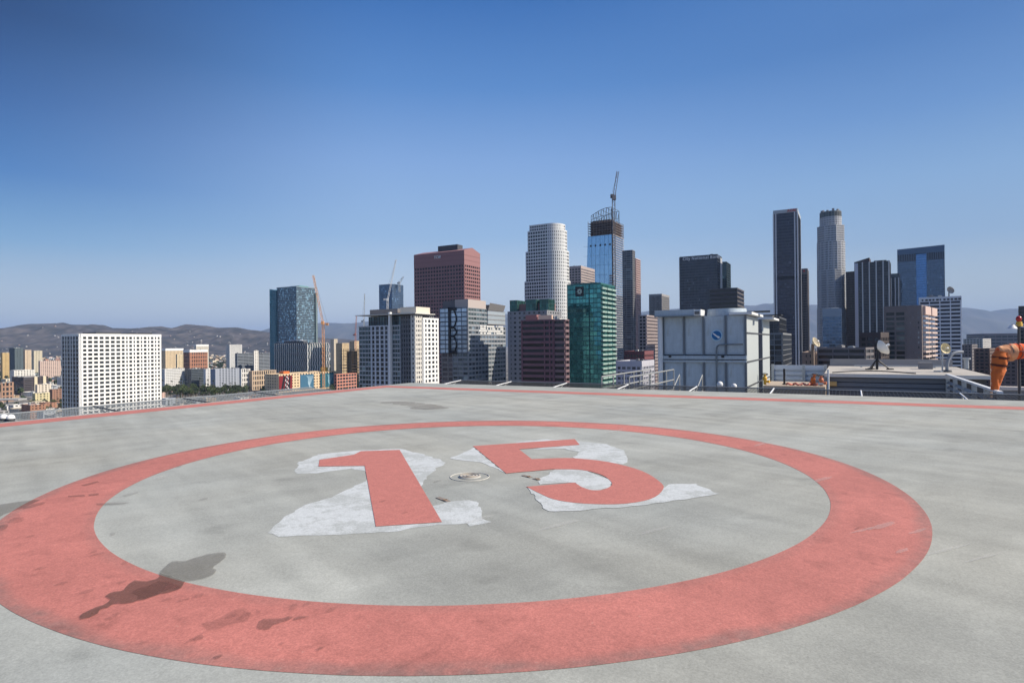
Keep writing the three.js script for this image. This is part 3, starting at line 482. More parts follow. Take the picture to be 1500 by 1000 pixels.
// skyscraper under construction
{
  const S = site('unfinished_skyscraper', 'tapering blue glass skyscraper with bare steel floors and open frame on top', 'building', { xc: 898, yc: 343, depth: 1050 }), g = S.g;
  const w = S.wl(855, 440), d = S.back(914, 400), H = S.H(343), HS = S.H(324), HC = S.H(303), x1 = -S.wl(861);
  facade(g, { poly: rect(-w - 2, 0, -d, 0), poly1: rect(x1, -0.5, -d + 1, 0), y1: H, fh: 4.2, bw: 3.2, sp: 0, pw: 0, wall: paint(0.2, 0.3, 0.4), glass: glassM(0.32, 0.5, 0.68, 0.85, 0.06), gv: 0.08, blinds: 0, parapet: 0, tilt: 0.004 });
  const mull = new GB(); for (let k = 1; k < 6; k++) mull.bar(V(-(w + 2) * k / 6, 0, 0.1), V(x1 * k / 6, H, 0.1), 0.22); for (let f = 1; f < 16; f++) mull.b6(-w * 0.98, -0.3, f * H / 16, f * H / 16 + 0.3, 0.02, 0.12, 0.8); mull.to('mullions', paint(0.14, 0.24, 0.36, 0.5), g);
  for (let k = 0; k < 5; k++) new GB().box(x1 * (0.12 + k * 0.19), H - 17, 0.12, 2.8, 3.4, 0.3).to('dark_vent', MAT.black, g);
  // stair-like shaft of lit facade on the lower right of the glass, and the sunlit side
  const shaft = new GB(); for (let y = 0; y < H * 0.74; y += 4.2) shaft.b6(-7, -2.5, y, y + 2.5, 0.05, 0.9, rr(0.8, 1.1)); shaft.to('facade_strip', paint(0.33, 0.28, 0.25, 0.8), g, 'stuff');
  const sd = new GB(); for (let y = 0; y < H; y += 4.2) for (let z = 0; z < d - 3; z += 6) sd.b6(-0.2, 0.55, y + 0.9, y + 2.6, -z - 4.4, -z - 0.6, rr(0.8, 1.15)); sd.to('side_panels', paint(0.4, 0.37, 0.38, 0.7), g, 'stuff');
  const st = new GB(); for (let y = H + 0.4; y < HS; y += 4.4) { st.b6(x1 + 1, 0.5, y, y + 0.7, -d, 0, 1); for (let k = 0; k <= 9; k++) { st.bar(V(x1 + 1 - x1 * k / 9.01, y, 0), V(x1 + 1 - x1 * k / 9.01, y + 4.4, 0), 0.5); st.bar(V(0, y, -d * k / 9), V(0, y + 4.4, -d * k / 9), 0.5); } st.b6(x1 + 4, -4, y, y + 4.2, -d + 4, -6, 0.6); } st.to('steel_floors', paint(0.2, 0.16, 0.145, 0.85), g, 'stuff');
  const cr = new GB(), cx0 = x1 + 7, cx1 = -2, tp = t => HS + (HC - HS) * (0.55 + 0.45 * Math.sin(Math.min(1, t * 1.15) * Math.PI / 2));
  for (const z of [0, -d * 0.7]) for (let k = 0; k <= 8; k++) { const x = cx0 + (cx1 - cx0) * k / 8, y = tp(k / 8); cr.bar(V(x, HS, z), V(x, y, z), 0.42); if (k) { const xp = cx0 + (cx1 - cx0) * (k - 1) / 8, yp = tp((k - 1) / 8); cr.bar(V(xp, yp, z), V(x, y, z), 0.5); cr.bar(V(xp, HS, z), V(x, y, z), 0.28); cr.bar(V(xp, (HS + yp) / 2, z), V(x, (HS + y) / 2, z), 0.4); } }
  for (let k = 0; k <= 8; k += 2) { const x = cx0 + (cx1 - cx0) * k / 8; cr.bar(V(x, tp(k / 8), 0), V(x, tp(k / 8), -d * 0.7), 0.4); }
  cr.bar(V(1.5, HS, -d * 0.5), V(1.5, HC - 6, -d * 0.5), 0.8); cr.to('crown_frame', MAT.darkSteel, g); new GB().b6(-1.6, 0.6, 0, HC - 4, 0.9, 2.6).to('hoist_tower', paint(0.05, 0.055, 0.065, 0.7), g);
  new GB().b6(x1 + 6, -8, 0, HS + 6, -d + 5, -8).to('core_wall', paint(0.1, 0.08, 0.075, 0.9), g);
}
{
  const S = site('residential_tower', 'slim grey residential tower with pink concrete balconies behind the unfinished skyscraper', 'building', { xc: 926.5, yc: 367, depth: 880 }), g = S.g;
  const w = S.wl(912), d = S.back(936.5), H = S.H(367), H2 = S.H(378);
  facade(g, { poly: rect(-w, 0, -12, 0), y1: H, fh: 3.3, bw: 2.5, sp: 1.1, pw: 0.4, wall: paint(0.22, 0.22, 0.235, 0.8), glass: glassM(0.06, 0.075, 0.085, 0.3), gv: 0.5, blinds: 0.15, bays: { 0: [2, 2, 5, 2] } });
  facade(g, { poly: rect(-w + 2, 1, -d, -12.1), y1: H2, fh: 3.3, bw: 3.5, sp: 1.2, pw: 0.5, proj: 0.9, wall: paint(0.52, 0.38, 0.36, 0.85), glass: MAT.darkGlass, gv: 0.4 });
}
simple('balcony_block', 'pinkish grey flats with stacked balconies beside the steel plant enclosure', 'building', { xc: 947, xl: 936, xr: 972, yc: 463, depth: 600, style: { fh: 3.4, bw: 3.2, sp: 1.3, pw: 0.8, proj: 0.6, wall: paint(0.4, 0.335, 0.325, 0.85), glass: MAT.darkGlass, gv: 0.5, blinds: 0.15 } });
simple('office_tower', 'plain grey distant tower with a pale sunlit side above the plant enclosure', 'building', { xc: 969.5, xl: 951, xr: 980.5, yc: 431, depth: 1150, style: { fh: 4, bw: 2.4, sp: 0.6, pw: 0.8, wall: paint(0.33, 0.32, 0.32, 0.85), glass: glassM(0.05, 0.055, 0.065, 0.2), gv: 0.2, topBand: 3 } });
{
  const T = simple('dark_bank_tower', 'black glass tower with white lettering along the top edge', 'building', { xc: 1051, xl: 995.8, xr: 1057.5, yc: 373, depth: 850, style: { fh: 4, bw: 2, sp: 1.1, pw: 0.18, proj: 0.1, wall: paint(0.045, 0.052, 0.068, 0.45), glass: glassM(0.05, 0.058, 0.078, 0.45, 0.08), gv: 0.3, blinds: 0.03, topBand: 5, parapet: 1 } });
  sign('City National Bank', 4.2, MAT.whitePaint, T.g, -T.w * 0.42, T.H - 4.6, 0.25);
  new GB().b6(0.1, 1.2, 0, T.H - 2, -T.d * 0.9, -T.d * 0.5).to('corner_fin', paint(0.42, 0.44, 0.47, 0.6), T.g); new GB().b6(-T.w - 1, -T.w - 0.1, 0, T.H, -6, -0.5).to('corner_fin', paint(0.42, 0.44, 0.47, 0.6), T.g);
}
simple('dark_office_tower', 'slim dark tower peeping out behind the black lettered tower', 'building', { xc: 1064.5, xl: 1055, xr: 1070.5, yc: 384, depth: 1020, style: { fh: 4, bw: 2.2, sp: 1, pw: 0.2, proj: 0.1, wall: paint(0.035, 0.05, 0.055, 0.4), glass: glassM(0.05, 0.085, 0.095, 0.5, 0.08), gv: 0.3 } });
{
  const T = simple('banded_dark_office', 'low dark brown office block with grey horizontal bands behind the plant enclosure', 'building', { xc: 1080, xl: 1040, xr: 1090, yc: 423, depth: 560, style: { fh: 4, bw: 20, sp: 1.5, pw: 0, proj: 0.3, wall: paint(0.11, 0.1, 0.105, 0.7), glass: glassM(0.02, 0.02, 0.025, 0.1), gv: 0.2, blinds: 0, split: true } });
  roofClutter(T.g, -T.w, 0, -T.d, 0, T.H, 5);
}
// tallest dark tower with white edge columns
{
  const T = simple('dark_column_tower', 'tallest black tower with white corner columns and pale top band', 'building', { xc: 1168, xl: 1133.5, xr: 1172.5, yc: 310, depth: 800, style: { fh: 4.1, bw: 1.6, sp: 1.3, pw: 0.14, proj: 0.1, wall: paint(0.05, 0.054, 0.072, 0.5), glass: glassM(0.05, 0.052, 0.075, 0.4, 0.1), gv: 0.3, blinds: 0.02, parapet: 0 } });
  const { g, w, d, H } = T; for (const x of [-w - 0.3, -w + 2.6, -3, 0.3]) new GB().b6(x - 0.75, x + 0.75, 0, H, -0.3, 0.7).to('corner_column', paint(0.62, 0.62, 0.64, 0.6), g);
  new GB().b6(0.1, 0.8, 0, H, -d, -d + 1.5).to('corner_column', MAT.white, g); new GB().b6(-w - 0.6, 0.6, H, H + 4.6, -d, 0.6).to('top_band', paint(0.42, 0.45, 0.47, 0.6), g);
  sign('AON', 3.6, MAT.red, g, -6.8, H + 0.7, 0.65); new GB().b6(-w * 0.95, -1, H * 0.66, H * 0.66 + 4, 0.05, 0.3).to('louvre_band', MAT.black, g);
}
{
  const T = simple('slim_brown_tower', 'slim grey-brown tower with a red mark at the top beside the tallest black tower', 'building', { xc: 1183, xl: 1173, xr: 1185, yc: 394, depth: 930, style: { fh: 4, bw: 1.9, sp: 0.7, pw: 0.7, wall: paint(0.2, 0.175, 0.165, 0.8), glass: glassM(0.03, 0.03, 0.03, 0.1), gv: 0.2, topBand: 8 } });
  new GB().b6(-T.w * 0.6, -T.w * 0.35, T.H - 4, T.H - 1.5, 0.1, 0.5).to('sign', MAT.red, T.g);
}
{
  const T = simple('balcony_tower', 'dark glass flats with white slab edges beside the plant enclosure', 'building', { xc: 1146, xl: 1112, xr: 1158.5, yc: 490, depth: 380, style: { fh: 3.3, bw: 4, sp: 0.5, pw: 0.4, proj: 0.5, wall: paint(0.2, 0.21, 0.22, 0.7), glass: glassM(0.03, 0.035, 0.04, 0.2), gv: 0.5, blinds: 0.2, split: true } });
  facade(T.g, { poly: rect(-T.w + 2, -2, -T.d * 0.8, -3), y0: T.H, y1: T.H + 10.5, fh: 3.5, bw: 3, sp: 0.5, pw: 0.5, wall: MAT.darkGrey, glass: MAT.darkGlass, gv: 0.5 });
  roofClutter(T.g, -T.w + 3, -3, -T.d * 0.8, -3, T.H + 10.5, 4);
}
// round crowned tallest tower
{
  const P = at(1218, 400, 1050), g = top('round_crown_tower', 'tall grey stepped tower with a round crown beside the tallest black tower', 'building', { pos: [P.x, 0, P.z], turn: -TH });
  const Rr = 19.4 / F * 1050, wall = paint(0.52, 0.53, 0.55, 0.75), gl = glassM(0.06, 0.065, 0.08, 0.4, 0.1), Y = py => EYE + ray(1218, py).y * 1050;
  const oct = (r, n = 16, sq = 0) => { const p = []; for (let k = 0; k < n; k++) { const a = Math.PI / 2 - (k + 0.5) / n * 2 * Math.PI, q = r * (1 + sq * Math.abs(Math.sin(a * 2 + 0)) * 0.5); p.push([q * Math.cos(a), q * Math.sin(a)]); } return p; };
  const st = { fh: 4.1, bw: 2.1, sp: 1.3, pw: 0.8, proj: 0.4, wall, glass: gl, gv: 0.4, blinds: 0.06, parapet: 1 };
  facade(g, { poly: oct(Rr * 0.98, 24), y1: Y(452), ...st }); facade(g, { poly: oct(Rr * 0.965, 12), y0: Y(452) + 0.2, y1: Y(397), ...st }); facade(g, { poly: oct(Rr * 0.94, 20), y0: Y(397) + 0.2, y1: Y(356), ...st }); facade(g, { poly: oct(Rr * 0.96, 8), y0: Y(356) + 0.2, y1: Y(333), ...st });
  facade(g, { poly: oct(Rr * 0.73, 24), y0: Y(333), y1: Y(320), ...st }); facade(g, { poly: oct(Rr * 0.72, 24), y0: Y(320), y1: Y(312), ...st, fh: 9, sp: 1, pw: 0.5, wall: paint(0.24, 0.25, 0.25, 0.7), glass: glassM(0.05, 0.07, 0.07, 0.3) });
  const c = new GB(); for (let k = 0; k < 10; k++) { const a = k * 0.628; c.box(Math.cos(a) * Rr * 0.6, Y(311), Math.sin(a) * Rr * 0.6, 3, 4 + (k % 3) * 2, 3, 1, -a); } c.to('crown_units', MAT.midGrey, g);
}
simple('banded_glass_office', 'low blue glass office with pale horizontal bands before the round crowned tower', 'building', { xc: 1233, xl: 1205.5, xr: 1239, yc: 453, depth: 600, d: 22, style: { fh: 3.5, bw: 3, sp: 0.5, pw: 0.1, proj: 0.15, wall: paint(0.3, 0.36, 0.42, 0.5), glass: glassM(0.1, 0.15, 0.22, 0.7, 0.08), gv: 0.15, blinds: 0, split: true, topBand: 7 } });
// pair of striped dark towers
{
  const S = site('striped_dark_tower', 'brown-black tower with one broad white stripe and a slanting top', 'building', { xc: 1252, yc: 384, depth: 1000, th: 0.6 }), g = S.g, w = S.wr(1274), d = 34, H = S.H(384);
  facade(g, { poly: rect(0, w, -d, 0), y1: H, fh: 4, bw: 1.7, sp: 0.8, pw: 0.5, proj: 0.2, wall: paint(0.09, 0.06, 0.06, 0.7), glass: glassM(0.025, 0.025, 0.03, 0.2), gv: 0.3, parapet: 0 });
  facade(g, { poly: rect(-13, -0.1, -d * 0.8, -6), y1: S.H(397), fh: 4, bw: 1.7, sp: 0.8, pw: 0.5, proj: 0.2, wall: paint(0.1, 0.065, 0.06, 0.7), glass: glassM(0.025, 0.025, 0.03, 0.2), gv: 0.3, parapet: 0.4 });
  const b = new GB(); b.quad(V(0, H, 0), V(w, H, 0), V(w, H + 6, 0), V(0, H, 0)); b.quad(V(w, H, 0), V(w, H, -d), V(w, H + 6, -d), V(w, H + 6, 0)); b.quad(V(0, H, 0), V(w, H + 6, 0), V(w, H + 6, -d), V(0, H, -d)); b.quad(V(w, H, -d), V(0, H, -d), V(0, H, -d), V(w, H + 6, -d)); b.to('slanted_top', paint(0.07, 0.055, 0.055, 0.7), g);
  new GB().b6(0.2, 5.6, 0, H - 2, 0.1, 1.4).to('white_stripe', paint(0.6, 0.6, 0.66, 0.6), g);
}
{
  const S = site('striped_dark_tower', 'dark tower with five thin white vertical stripes', 'building', { xc: 1257.5, yc: 386, depth: 900, th: 0.6 }), g = S.g, w = S.wr(1303.5), d = 40, H = S.H(386);
  facade(g, { poly: rect(0, w, -d, 0), y1: H, fh: 4, bw: 1.9, sp: 0.8, pw: 0.35, proj: 0.2, wall: paint(0.06, 0.06, 0.07, 0.6), glass: glassM(0.035, 0.04, 0.05, 0.4, 0.1), gv: 0.3, parapet: 1 });
  for (const f of [0.14, 0.36, 0.58, 0.8, 0.98]) new GB().b6(w * f - 0.75, w * f + 0.75, 0, H + 1.6, 0.1, 1.3).to('white_stripe', paint(0.55, 0.57, 0.58, 0.6), g);
  new GB().b6(w * 0.5, w * 0.9, H, H + 3, -d * 0.5, -4).to('penthouse', MAT.darkGrey, g);
}
{
  const S = site('striped_slim_tower', 'slim dark blue tower with white vertical edges squeezed between two towers', 'building', { xc: 1304, yc: 402, depth: 1010, th: 0.6 }), g = S.g, w = S.wr(1318), H = S.H(402);
  facade(g, { poly: rect(0, w, -24, 0), y1: H, fh: 4, bw: 2, sp: 0.8, pw: 0.3, proj: 0.15, wall: paint(0.07, 0.085, 0.1, 0.6), glass: glassM(0.06, 0.08, 0.1, 0.5, 0.1), gv: 0.3 });
  for (const x of [1, w * 0.5, w - 2]) new GB().b6(x, x + 1.5, 0, H - 6, 0.1, 0.9).to('white_stripe', paint(0.56, 0.58, 0.6, 0.6), g);
}
// broad blue glass tower
{
  const S = site('broad_blue_tower', 'broad blue glass tower with notched sides and a gently sloping top', 'building', { xc: 1315, yc: 366, depth: 1050, th: 0.6 }), g = S.g, w = S.wr(1384), d = 44, H = S.H(366), bl = glassM(0.1, 0.16, 0.25, 0.7, 0.08), wall = paint(0.09, 0.12, 0.17, 0.5);
  const a = w * 0.4, b2 = w * 0.63;
  facade(g, { poly: rect(0, a, -d, 0), y1: H - 22, fh: 4.1, bw: 2, sp: 1.2, pw: 0.5, proj: 0.15, wall, glass: bl, gv: 0.2, blinds: 0.02, parapet: 0.4 }); facade(g, { poly: rect(b2, w, -d, 0), y1: H - 22, fh: 4.1, bw: 2, sp: 1.2, pw: 0.5, proj: 0.15, wall, glass: bl, gv: 0.2, blinds: 0.02, parapet: 0.4 });
  facade(g, { poly: rect(a + 0.05, b2 - 0.05, -d, -5), y1: H - 8, fh: 4.1, bw: 2, sp: 0.5, pw: 0.1, proj: 0.1, wall: paint(0.07, 0.13, 0.24, 0.4), glass: glassM(0.09, 0.2, 0.42, 0.8, 0.06), gv: 0.1, blinds: 0, parapet: 0 });
  const tallw = (x0, x1) => facade(g, { poly: rect(x0, x1, -d, 0), y0: H - 21.5, y1: H - 9, fh: 12, bw: 3.2, sp: 1, pw: 1.1, proj: 0.2, wall, glass: glassM(0.03, 0.045, 0.07, 0.4), gv: 0.1, blinds: 0, parapet: 0 }); tallw(0, a); tallw(b2, w);
  const c = new GB(); c.b6(-0.3, w + 0.3, H - 9, H - 0.2, -d, 0.3); c.quad(V(-0.3, H - 0.2, 0.3), V(w + 0.3, H - 0.2, 0.3), V(w + 0.3, H + 2.5, 0.3), V(-0.3, H + 0.5, 0.3)); c.quad(V(-0.3, H + 0.5, 0.3), V(w + 0.3, H + 2.5, 0.3), V(w + 0.3, H + 2.5, -d), V(-0.3, H + 0.5, -d)); c.quad(V(w + 0.3, H - 0.2, 0.3), V(w + 0.3, H - 0.2, -d), V(w + 0.3, H + 2.5, -d), V(w + 0.3, H + 2.5, 0.3)); c.quad(V(w + 0.3, H - 0.2, -d), V(-0.3, H - 0.2, -d), V(-0.3, H + 0.5, -d), V(w + 0.3, H + 2.5, -d)); c.to('crown_wall', paint(0.085, 0.14, 0.22, 0.4, 0.3), g);
}
// brown block with sunlit balconies
{
  const S = site('brown_balcony_block', 'brown concrete block with square windows and sunlit stacked balconies', 'building', { xc: 1350, yc: 449, depth: 430, th: 0.74 }), g = S.g, w = S.wl(1296), d = S.back(1369.5), H = S.H(449), br = paint(0.2, 0.17, 0.165, 0.9);
  const x1 = -S.wl(1328), gl = glassM(0.06, 0.07, 0.07, 0.25, 0.12);
  facade(g, { poly: rect(-w, x1, -d, 0), y1: H, fh: 3.5, bw: 6.5, sp: 1.3, pw: 1.1, proj: 0.4, wall: br, glass: gl, gv: 0.6, blinds: 0.1, split: true, topBand: 3.5 });
  facade(g, { poly: rect(x1 + 0.05, 0, -d, -0.05), y1: H, fh: 3.5, bw: 2.6, sp: 2.0, pw: 1.3, proj: 0.25, wall: paint(0.23, 0.195, 0.19, 0.9), glass: glassM(0.2, 0.21, 0.22, 0.2, 0.2), gv: 0.7, blinds: 0.3, topBand: 3.5, bays: { 0: [2, 1.6, 1.6, 1.6, 3] } });
  for (const [a, b] of [[0.06, 0.47], [0.55, 0.96]]) { for (let y = 0; y < H - 8; y += 3.5) new GB().b6(0.3, 2.1, y, y + 1.25, -d * b, -d * a).to('balcony', paint(0.6, 0.47, 0.42, 0.85), g); new GB().b6(0.3, 2.1, H - 5.5, H + 0.6, -d * b, -d * a).to('balcony_top', paint(0.6, 0.45, 0.4, 0.85), g); new GB().b6(0.28, 0.45, 0, H - 5.5, -d * b + 0.2, -d * a - 0.2).to('balcony_recess_shade', MAT.darkGlass, g); }  // dark strip behind each balcony stack paints in the shade of the recess
}
// white gridded office with roof dish
{
  const S = site('white_banded_office', 'white and navy banded office block with a big dish on its roof', 'building', { xc: 1347, yc: 436, depth: 580, th: 0.62 }), g = S.g, w = S.wr(1408.5), d = 20, H = S.H(437);
  facade(g, { poly: rect(0, w, -d, 0), y1: H, fh: 3.6, bw: 8.4, sp: 1.5, pw: 0.8, proj: 0.3, wall: paint(0.7, 0.72, 0.76, 0.75), glass: glassM(0.02, 0.025, 0.045, 0.2), gv: 0.4, blinds: 0.04, split: true, topBand: 3.8, parapet: 0.8 });
  for (let k = 0; k < 11; k++) new GB().b6(2 + k * w / 11.5, 2 + k * w / 11.5 + rr(1, 2.2), H - 2.8, H - 1.2, 0.2, 0.45).to('roof_opening', MAT.black, g);
  roofClutter(g, 2, w * 0.6, -d, 0, H + 0.6, 6);
  const dish = new GB().geo(new THREE.SphereGeometry(4.2, 20, 8, 0, 6.29, 0, 1.0).rotateX(-1.15).rotateY(-0.7).translate(w * 0.72, H + 6.2, -6)); dish.to('dish_reflector', paint(0.4, 0.4, 0.41, 0.6), g); new GB().bar(V(w * 0.72, H, -7), V(w * 0.72, H + 5, -7), 0.6, 0.4, 6).to('dish_mount', MAT.darkGrey, g);
}
// lower blocks between
simple('dark_low_block', 'low dark brown block with a black roof screen below the striped towers', 'building', { xc: 1290, xl: 1260, xr: 1302, yc: 489, depth: 420, th: 0.8, style: { fh: 3.6, bw: 4, sp: 1.4, pw: 1.2, wall: paint(0.075, 0.06, 0.06, 0.8), glass: MAT.darkGlass, topBand: 2.5 } });
simple('parking_structure', 'long low grey parking structure with horizontal openings below the striped towers', 'building', { xc: 1268, xl: 1198, xr: 1280, yc: 512, depth: 330, th: 0.8, style: { fh: 3.2, bw: 8, sp: 1.5, pw: 0.5, wall: paint(0.17, 0.155, 0.16, 0.9), glass: MAT.darkGlass, gv: 0.3, blinds: 0, split: true, roof: MAT.roofGrey } });
simple('brick_low_block', 'small brown block with a stepped top below the slim grey-brown tower', 'building', { xc: 1193, xl: 1176, xr: 1199, yc: 519, depth: 340, style: { fh: 3.6, bw: 3, sp: 2, pw: 1.6, wall: paint(0.22, 0.16, 0.13, 0.9), glass: MAT.darkGlass } });
simple('red_low_block', 'maroon low-rise with a pale arcade storey beside the emerald block', 'building', { xc: 944, xl: 915, xr: 957, yc: 516, depth: 520, style: { fh: 4.2, bw: 2.6, sp: 2.2, pw: 0.8, wall: paint(0.2, 0.075, 0.085, 0.85), glass: glassM(0.1, 0.09, 0.09, 0.1, 0.3), topBand: 2 } });
simple('pale_low_block', 'pale lavender low-rise with a ragged parapet before the maroon one', 'building', { xc: 940, xl: 903, xr: 958, yc: 531, depth: 420, style: { fh: 3.6, bw: 4, sp: 1.8, pw: 1, wall: paint(0.5, 0.5, 0.56, 0.85), glass: glassM(0.12, 0.13, 0.15, 0.2), gv: 0.6, topBand: 3 } });
simple('edge_tower', 'dark slab tower rising straight behind the wind cone pole', 'building', { xc: 1520, xl: 1493, xr: 1524, yc: 449, depth: 560, th: 0.9, style: { fh: 3.6, bw: 3, sp: 1, pw: 0.4, wall: paint(0.09, 0.09, 0.1, 0.7), glass: MAT.darkGlass, gv: 0.4 } });
simple('arena_building', 'long low grey arena roofline far off beside the wind cone', 'building', { xc: 1530, xl: 1442, xr: 1540, yc: 488, depth: 2300, th: 0.3, d: 160, style: { fh: 12, bw: 20, sp: 6, pw: 2, wall: paint(0.14, 0.13, 0.15, 0.9), glass: MAT.darkGlass, topBand: 8 } });
for (const [xl, xc, xr, yc, depth, col, label] of [
  [1408, 1424, 1432, 506, 700, [0.22, 0.2, 0.2], 'small grey block beside the white and navy office'], [1428, 1450, 1458, 512, 620, [0.2, 0.14, 0.12], 'reddish brown block before the grey arena'], [1455, 1490, 1500, 520, 560, [0.12, 0.1, 0.11], 'dark low block just behind the wind cone'],
  [1412, 1440, 1452, 497, 1000, [0.6, 0.58, 0.55], 'pale flat block beyond the reddish brown one'], [1470, 1500, 1512, 504, 900, [0.17, 0.15, 0.16], 'grey brown block between arena and wind cone']])
  simple('low_rise_block', label, 'building', { xl, xc, xr, yc, depth, th: 0.8, style: { fh: 3.6, bw: 4, sp: 1.8, pw: 1.4, wall: paint(...col, 0.9), glass: MAT.darkGlass, gv: 0.5, blinds: 0.15 } });

// ------------------------------------------------------------------ cranes
function lattice(b, p, q, s, step, up = V(0, 1, 0)) {                   // square truss between two points
  const d = q.clone().sub(p), L = d.length(), n = Math.max(3, Math.round(L / step)); d.normalize(); let u = d.clone().cross(Math.abs(d.y) > 0.9 ? V(1, 0, 0) : up).normalize(), v = u.clone().cross(d);
  const c = (k, i, j) => p.clone().addScaledVector(d, L * k / n).addScaledVector(u, i * s / 2).addScaledVector(v, j * s / 2);
  for (const [i, j] of [[-1, -1], [1, -1], [1, 1], [-1, 1]]) b.bar(c(0, i, j), c(n, i, j), s * 0.09);
  for (let k = 0; k < n; k++) { const w = k % 2 ? 1 : -1; b.bar(c(k, -w, -1), c(k + 1, w, -1), s * 0.06); b.bar(c(k, 1, -w), c(k + 1, 1, w), s * 0.06); b.bar(c(k, w, 1), c(k + 1, -w, 1), s * 0.06); b.bar(c(k, -1, w), c(k + 1, -1, -w), s * 0.06); }
}
function crane(label, depth, base, pivot, tip, back, s, mat, base0 = 0) {
  const P = at(...base, depth), g = top('tower_crane', label, 'crane', { pos: [P.x, 0, P.z], group: 'tower cranes on the building sites' }), L = ([x, y]) => at(x, y, depth).sub(V(P.x, 0, P.z));
  const m = new GB(), j = new GB(), k = new GB(), pv = L(pivot), tp = L(tip), bk = L(back);
  lattice(m, V(0, base0, 0), pv.clone(), s, s * 1.5); m.to('mast', mat, g); lattice(j, pv, tp, s * 0.8, s * 1.6); j.to('jib', mat, g);
  lattice(k, pv, bk, s * 0.8, s * 1.5); k.box(bk.x, bk.y - s * 0.3, bk.z, s * 1.3, s * 1.3, s * 1.2, 0.7); k.to('counter_jib', mat, g);
  new GB().box(pv.x, pv.y + s * 0.5, pv.z + s * 0.8, s * 1.4, s * 1.8, s * 1.3).to('cab', mat, g); new GB().bar(bk.clone().setY(bk.y + s), tp, s * 0.05).bar(pv.clone().add(V(0, s * 3, 0)), tp, s * 0.05).to('pendant_cable', MAT.darkGrey, g);
}
crane('orange luffing tower crane beside the blue-green hotel tower', 1240, [473.5, 500], [473, 474], [458.5, 403], [479, 474], 3.8, paint(0.72, 0.36, 0.14, 0.6));
crane('white luffing crane leaning across the small distant blue tower', 1225, [567, 441], [567.5, 440], [580, 380], [563, 438], 2.8, MAT.whitePaint);
crane('short grey luffing crane on the small distant blue tower roof', 1262, [585, 420], [585, 415], [591, 405], [583, 414], 2.6, MAT.steel, 200);
crane('thin grey crane rising beside the hotel canopy', 1500, [533, 500], [533, 470], [534, 430], [530, 470], 2.6, MAT.steel);
crane('thin red crane half hidden by the grey and white hotel', 1500, [520.5, 510], [520.5, 490], [522, 463], [518, 490], 2.6, paint(0.5, 0.2, 0.16, 0.6));
crane('dark tower crane climbing above the unfinished skyscraper', 1046, [899, 420], [899, 292], [905, 251], [897, 286], 4.6, paint(0.12, 0.12, 0.14, 0.6));
